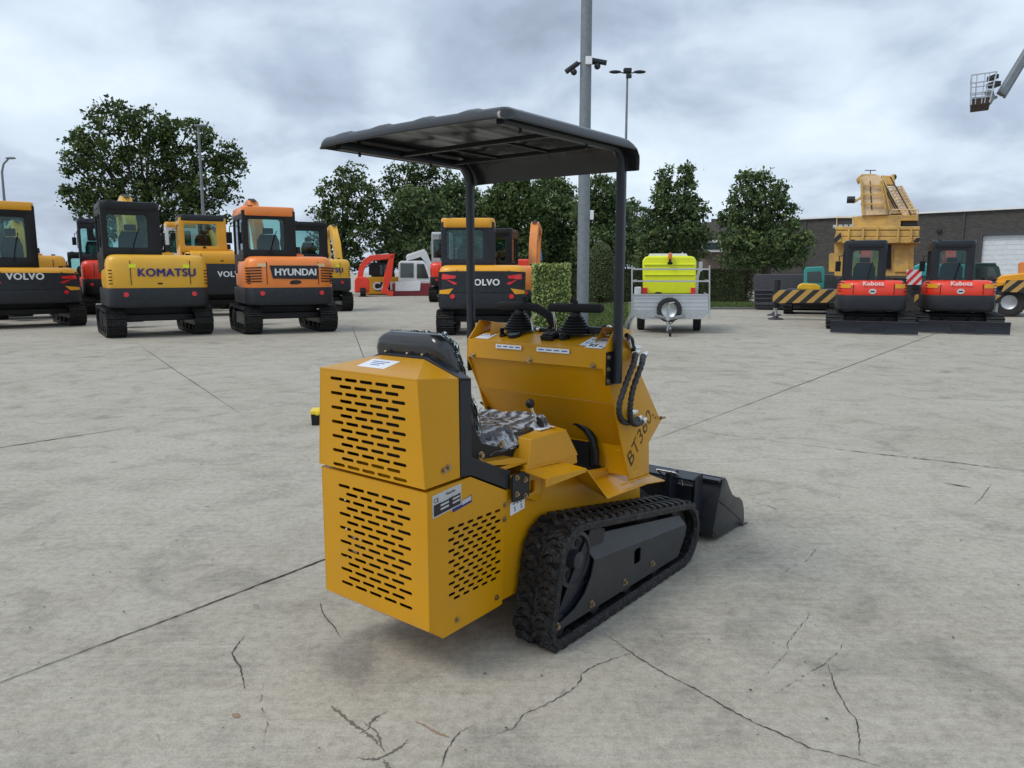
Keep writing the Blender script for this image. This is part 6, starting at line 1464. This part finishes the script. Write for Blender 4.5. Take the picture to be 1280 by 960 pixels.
# big oak on the left
tree(190, 46, [(150, 150, 34, 20), (190, 160, 34, 22), (232, 168, 34, 20), (110, 175, 26, 16), (92, 205, 20, 16), (132, 195, 34, 22), (180, 205, 42, 28), (228, 205, 30, 22), (272, 190, 24, 16), (283, 205, 22, 18), (92, 245, 20, 16), (125, 240, 30, 22),
     (165, 250, 36, 26), (210, 250, 40, 30), (255, 240, 30, 20), (282, 238, 18, 14), (110, 265, 20, 14), (150, 285, 30, 22), (200, 295, 34, 26), (250, 272, 34, 20), (240, 300, 26, 20)],
     'large spreading oak tree behind the excavators on the left', LF_OAK, 3, dens=.82, leaf=.13, trunk_w=.34, clus=.44)
tree(432, 50, [(438, 222, 22, 18), (415, 240, 20, 18), (452, 245, 24, 20), (400, 268, 16, 10), (430, 268, 30, 18), (465, 268, 20, 18), (415, 292, 26, 18), (450, 296, 28, 20), (405, 318, 20, 14), (436, 325, 24, 14)],
     'loose crowned tree standing left of the tree row, right of the orange excavator', LF_OAK, 5, dens=.72, leaf=.13, trunk_w=.26, clus=.42)
tree(515, 58, [(505, 222, 24, 18), (530, 215, 24, 16), (552, 226, 22, 18), (500, 248, 20, 16), (525, 245, 26, 18), (560, 250, 24, 18), (486, 236, 12, 12)],
     'open crowned tree showing sky through its leaves behind the canopy left corner', LF_OAK, 8, dens=.58, leaf=.14, trunk_w=.28, clus=.45)
row = [(520, 52, [(520, 262, 30, 26), (500, 290, 26, 22), (545, 290, 28, 24), (520, 315, 40, 20), (488, 318, 20, 16)], 'dense rounded tree, leftmost of the row behind the centre excavator', LF_MID),
       (580, 55, [(575, 248, 26, 22), (560, 272, 28, 24), (598, 275, 28, 28), (575, 305, 40, 24), (580, 330, 38, 14)], 'dense dark tree behind the left canopy post', LF_MID),
       (640, 54, [(640, 250, 30, 26), (620, 278, 28, 28), (662, 278, 28, 28), (640, 312, 44, 24), (645, 232, 20, 14)], 'bushy tree directly under the middle of the canopy', LF_BR),
       (695, 56, [(690, 245, 28, 26), (700, 272, 30, 28), (685, 305, 36, 26), (712, 320, 30, 22)], 'dense tree just left of the thick mast', LF_MID),
       (752, 52, [(752, 243, 22, 22), (742, 272, 24, 24), (770, 275, 22, 24), (752, 310, 36, 26), (780, 312, 22, 18)], 'dark tree between the thick mast and the right canopy post', LF_MID)]
for i, (px, Y, lb, lab, mt_) in enumerate(row): tree(px, Y, lb, lab, mt_, 20 + i, dens=1.9, leaf=.15, trunk_w=.25, group='tree row behind the yard', clus=.5)
tree(842, 46, [(832, 222, 9, 16), (830, 245, 16, 16), (858, 215, 8, 14), (858, 238, 14, 18), (842, 262, 30, 18), (822, 275, 20, 14), (866, 264, 20, 16), (840, 292, 38, 18), (818, 305, 24, 14), (868, 295, 22, 16), (845, 318, 40, 16), (808, 282, 10, 8), (812, 325, 20, 14)],
     'twin topped dark tree behind the yellow compressor', LF_MID, 31, dens=1.15, leaf=.125, trunk_w=.3, clus=.38)
tree(955, 42, [(934, 225, 11, 13), (956, 224, 10, 12), (975, 238, 10, 12), (930, 245, 18, 14), (958, 250, 24, 16), (985, 262, 14, 10), (915, 272, 16, 12), (940, 272, 30, 18), (972, 282, 28, 16), (925, 300, 28, 18), (960, 305, 38, 18), (995, 305, 20, 14), (940, 325, 40, 14), (985, 325, 26, 12), (1010, 300, 8, 6)],
     'broad ragged tree left of the crane in front of the warehouse', LF_MID, 33, dens=1.1, leaf=.115, trunk_w=.28, clus=.36)
tree(800, 60, [(790, 265, 16, 14), (800, 292, 20, 18), (795, 318, 26, 18)], 'low tree filling the gap right of the canopy post', LF_MID, 35, dens=1.1, leaf=.15, trunk_w=.2, clus=.5)
# clipped hedge shapes: leaf shell over a twiggy core
def clipped(name, loc, rz, size, label, cat, mt, seed, n, leaf=.03, dome=False, core=(.02, .025, .012), group=None, stem=0.0):
    R = np.random.default_rng(seed); root = thing(name, loc, rz, label, cat, group); w, d, h = size
    if dome:
        th = R.uniform(0, 2 * PI, n); t = R.uniform(0, 1, n); prof = np.where(t < .62, 1 - .10 * (1 - t / .62), np.sqrt(np.clip(1 - ((t - .62) / .38) ** 2, 0, 1)))
        rad = prof * R.uniform(.9, 1.03, n); C = np.stack([np.cos(th) * rad * w / 2, np.sin(th) * rad * d / 2, stem + t * (h - stem)], 1)
        m = M(); m.lathe([(w * .40, stem + .02), (w * .43, stem + (h - stem) * .5), (w * .42, stem + (h - stem) * .66), (w * .32, stem + (h - stem) * .86), (w * .1, h * .97)], 24); 
        cmesh = m
    else:
        C = R.uniform(-.5, .5, size=(n, 3)); ax = R.choice([0, 1, 2], size=n, p=[d * h / (d * h + w * h + w * d), w * h / (d * h + w * h + w * d), w * d / (d * h + w * h + w * d)])
        sgn = R.choice([-1, 1], size=n); sgn[ax == 2] = 1
        C[np.arange(n), ax] = sgn * .5 * R.uniform(.93, 1.0, n) ; C = C * np.array([w, d, h]) + np.array([0, 0, h / 2]); C += R.normal(0, leaf * .5, size=(n, 3))
        cmesh = M(); cmesh.box((0, 0, h / 2), (w * .93, d * .93, h * .96))
    leaves(C, leaf * R.uniform(.6, 1.2, n), R, R.normal(.45, .25, n), 'foliage', mt, root, up=.1)
    cmesh.build('branch_core', mat('hedge_core_' + cat.replace(' ', '_'), core, .95, var=.5, vs=25, bump=.6, bs=60), root)
    if stem:
        m = M(); m.tube([(-.05, 0, 0), (-.05, 0, stem + .3)], .06, 8); m.tube([(.12, 0, 0), (.05, 0, stem + .3)], .05, 8); m.build('stem', BARK, root)
    return root
Y = 13.2
clipped('hedge', (at(690, 400, Y).x, Y + .45, 0), R_(-2), (.62, .9, at(690, 331, Y).z), 'clipped square hedge block in front of the thick mast', 'hedge', LF_HEDGE, 41, 11000, .030, core=(.06, .085, .03))
Y = 35
clipped('topiary', (at(750, 400, Y).x, Y, 0), 0, (1.2, 1.2, at(750, 303, Y).z), 'bullet shaped clipped conifer right of the thick mast', 'topiary', leaf_mat('conifer_leaves', (.07, .095, .045), (.13, .165, .08), (.22, .25, .12)), 42, 9000, .045, dome=True, stem=.35, core=(.03, .042, .02))
a = at(640, 400, 39); b = at(944, 400, 37.6)
clipped('hedge', ((a.x + b.x) / 2, 38.6, 0), 0, (b.x - a.x, 1.0, 1.62), 'long brownish beech hedge along the back of the yard', 'hedge', LF_BEECH, 43, 42000, .05, core=(.03, .026, .015))
# lawn
def sheet(name, px, z, mt):
    P = [ground(*p) for p in px]; m = M(); m.add([(p.x, p.y, z) for p in P], [tuple(range(len(P)))]); o = m.build(name, mt, smooth=0); o['kind'] = 'structure'; return o
GR = mat('lawn_soil_green', (.09, .125, .035), .95, var=.35, vs=1.2, bump=.4)
sheet('lawn', [(640, 458), (735, 458), (775, 430), (786, 400), (800, 379.5), (650, 379.5)], .05, GR)
sheet('grass_strip', [(884, 386.0), (943, 386.0), (943, 379), (870, 379)], .04, GR)
R = np.random.default_rng(9); pts = []
for (ax0, ax1, by0, by1, n) in ((650, 785, 380, 428, 26000), (886, 942, 379.5, 385.6, 5000)):
    u = R.uniform(0, 1, n); v = R.uniform(0, 1, n)
    py = 1 / (1 / (by0 - 340) * (1 - v) + 1 / (by1 - 340) * v) + 340; px = ax0 + (ax1 - ax0) * u
    for a_, b_ in zip(px, py):
        if ax0 == 650 and a_ > 800 - (b_ - 380) * .5: continue
        p = ground(a_, b_); pts.append((p.x, p.y, .06 + .02))
C = np.array(pts); o = leaves(C, .028 * R.uniform(.6, 1.5, len(C)), R, R.normal(.5, .25, len(C)), 'grass', LF_GRASS, None, up=-.5)
tag(o, 'short mown grass on the lawn behind the loader and along the hedge', 'grass', kind='stuff')
# kerbs
KERB = mat('kerb_concrete', (.16, .155, .145), .9, var=.2)
def kerb(px, name='kerb'):
    P = [ground(*p) for p in px]; m = M(); m.tube([(p.x, p.y, .03) for p in P], .06, sq=.15); o = m.build(name, KERB, smooth=0); o['kind'] = 'structure'
kerb([(735, 459), (774, 432), (786, 401), (801, 379.5)]); kerb([(884, 386.8), (943, 386.8)])
# ------------------------------------------------------------------ camera, world, light, output
cam = bpy.data.cameras.new('camera'); co = bpy.data.objects.new('camera', cam); COL.objects.link(co)
co.location = (0, 0, CAMH); co.rotation_euler = (PI / 2 - PITCH, 0, 0)
cam.sensor_width = 36; cam.lens = F_ / 1280 * 36; cam.clip_end = 3000; cam.clip_start = 0.05
SC.camera = co
w = bpy.data.worlds.new('World'); SC.world = w; w.use_nodes = True
nt = w.node_tree; N = nt.nodes; L = nt.links
for n in list(N): N.remove(n)
out = N.new('ShaderNodeOutputWorld')
SUN_EL, SUN_AZ = R_(52), R_(-118)      # azimuth clockwise from +Y
sky = N.new('ShaderNodeTexSky'); sky.sky_type = 'NISHITA'; sky.sun_disc = False
sky.sun_elevation = SUN_EL; sky.sun_rotation = SUN_AZ; sky.air_density = 1.0; sky.dust_density = 3
bg1 = N.new('ShaderNodeBackground'); bg1.inputs[1].default_value = 0.10; L.new(sky.outputs[0], bg1.inputs[0])
tc = N.new('ShaderNodeTexCoord'); sx = N.new('ShaderNodeSeparateXYZ'); L.new(tc.outputs['Generated'], sx.inputs[0])
def math_(op, a, b=None, c=None):
    n = N.new('ShaderNodeMath'); n.operation = op
    for i, v in enumerate((a, b, c)):
        if v is None: continue
        if isinstance(v, (int, float)): n.inputs[i].default_value = v
        else: L.new(v, n.inputs[i])
    return n.outputs[0]
zc = math_('MAXIMUM', sx.outputs['Z'], 0.0); den = math_('ADD', zc, 0.38)
cx_ = math_('DIVIDE', sx.outputs['X'], den); cy_ = math_('DIVIDE', sx.outputs['Y'], den)
cmb = N.new('ShaderNodeCombineXYZ'); L.new(cx_, cmb.inputs[0]); L.new(cy_, cmb.inputs[1])
def cnoise(scale, detail, rough, off, dist=0.0):
    mp = N.new('ShaderNodeMapping'); mp.inputs['Location'].default_value = off; L.new(cmb.outputs[0], mp.inputs[0])
    n = N.new('ShaderNodeTexNoise'); n.inputs['Scale'].default_value = scale; n.inputs['Detail'].default_value = detail; n.inputs['Roughness'].default_value = rough; n.inputs['Distortion'].default_value = dist
    L.new(mp.outputs[0], n.inputs['Vector']); return n.outputs['Fac']
n1 = cnoise(1.5, 5, 0.5, (3.1, 1.7, 0), 0.25); n2 = cnoise(3.4, 8, 0.54, (7.7, 2.2, 0), 0.3)
mixn = math_('ADD', math_('MULTIPLY', n1, 0.62), math_('MULTIPLY', n2, 0.38))
ramp = N.new('ShaderNodeValToRGB'); e = ramp.color_ramp.elements
e[0].position = 0.35; e[0].color = (0.31, 0.365, 0.465, 1); e[1].position = 0.63; e[1].color = (0.74, 0.84, 0.93, 1)
x_ = ramp.color_ramp.elements.new(0.45); x_.color = (0.44, 0.52, 0.64, 1)
x_ = ramp.color_ramp.elements.new(0.52); x_.color = (0.59, 0.69, 0.80, 1)
L.new(mixn, ramp.inputs[0])
bg2 = N.new('ShaderNodeBackground'); bg2.inputs[1].default_value = 1.0; L.new(ramp.outputs[0], bg2.inputs[0])
mxs = N.new('ShaderNodeMixShader'); mxs.inputs[0].default_value = 0.90
L.new(bg1.outputs[0], mxs.inputs[1]); L.new(bg2.outputs[0], mxs.inputs[2]); L.new(mxs.outputs[0], out.inputs[0])
sl = bpy.data.lights.new('sun', 'SUN'); sl.energy = 1.3; sl.angle = R_(22); sl.color = (1, 0.96, 0.90)
so = bpy.data.objects.new('sun', sl); COL.objects.link(so)
dirv = Vector((math.sin(SUN_AZ) * math.cos(SUN_EL), math.cos(SUN_AZ) * math.cos(SUN_EL), math.sin(SUN_EL)))
so.rotation_euler = dirv.to_track_quat('Z', 'Y').to_euler(); so.location = (0, 0, 30)
SC.render.engine = 'CYCLES'; SC.cycles.samples = 64; SC.cycles.use_denoising = True; SC.cycles.max_bounces = 8; SC.cycles.transparent_max_bounces = 24
SC.view_settings.view_transform = 'Standard'; SC.view_settings.look = 'None'; SC.view_settings.exposure = 0.28; SC.view_settings.gamma = 1.0
SC.render.resolution_x = 1024; SC.render.resolution_y = 768
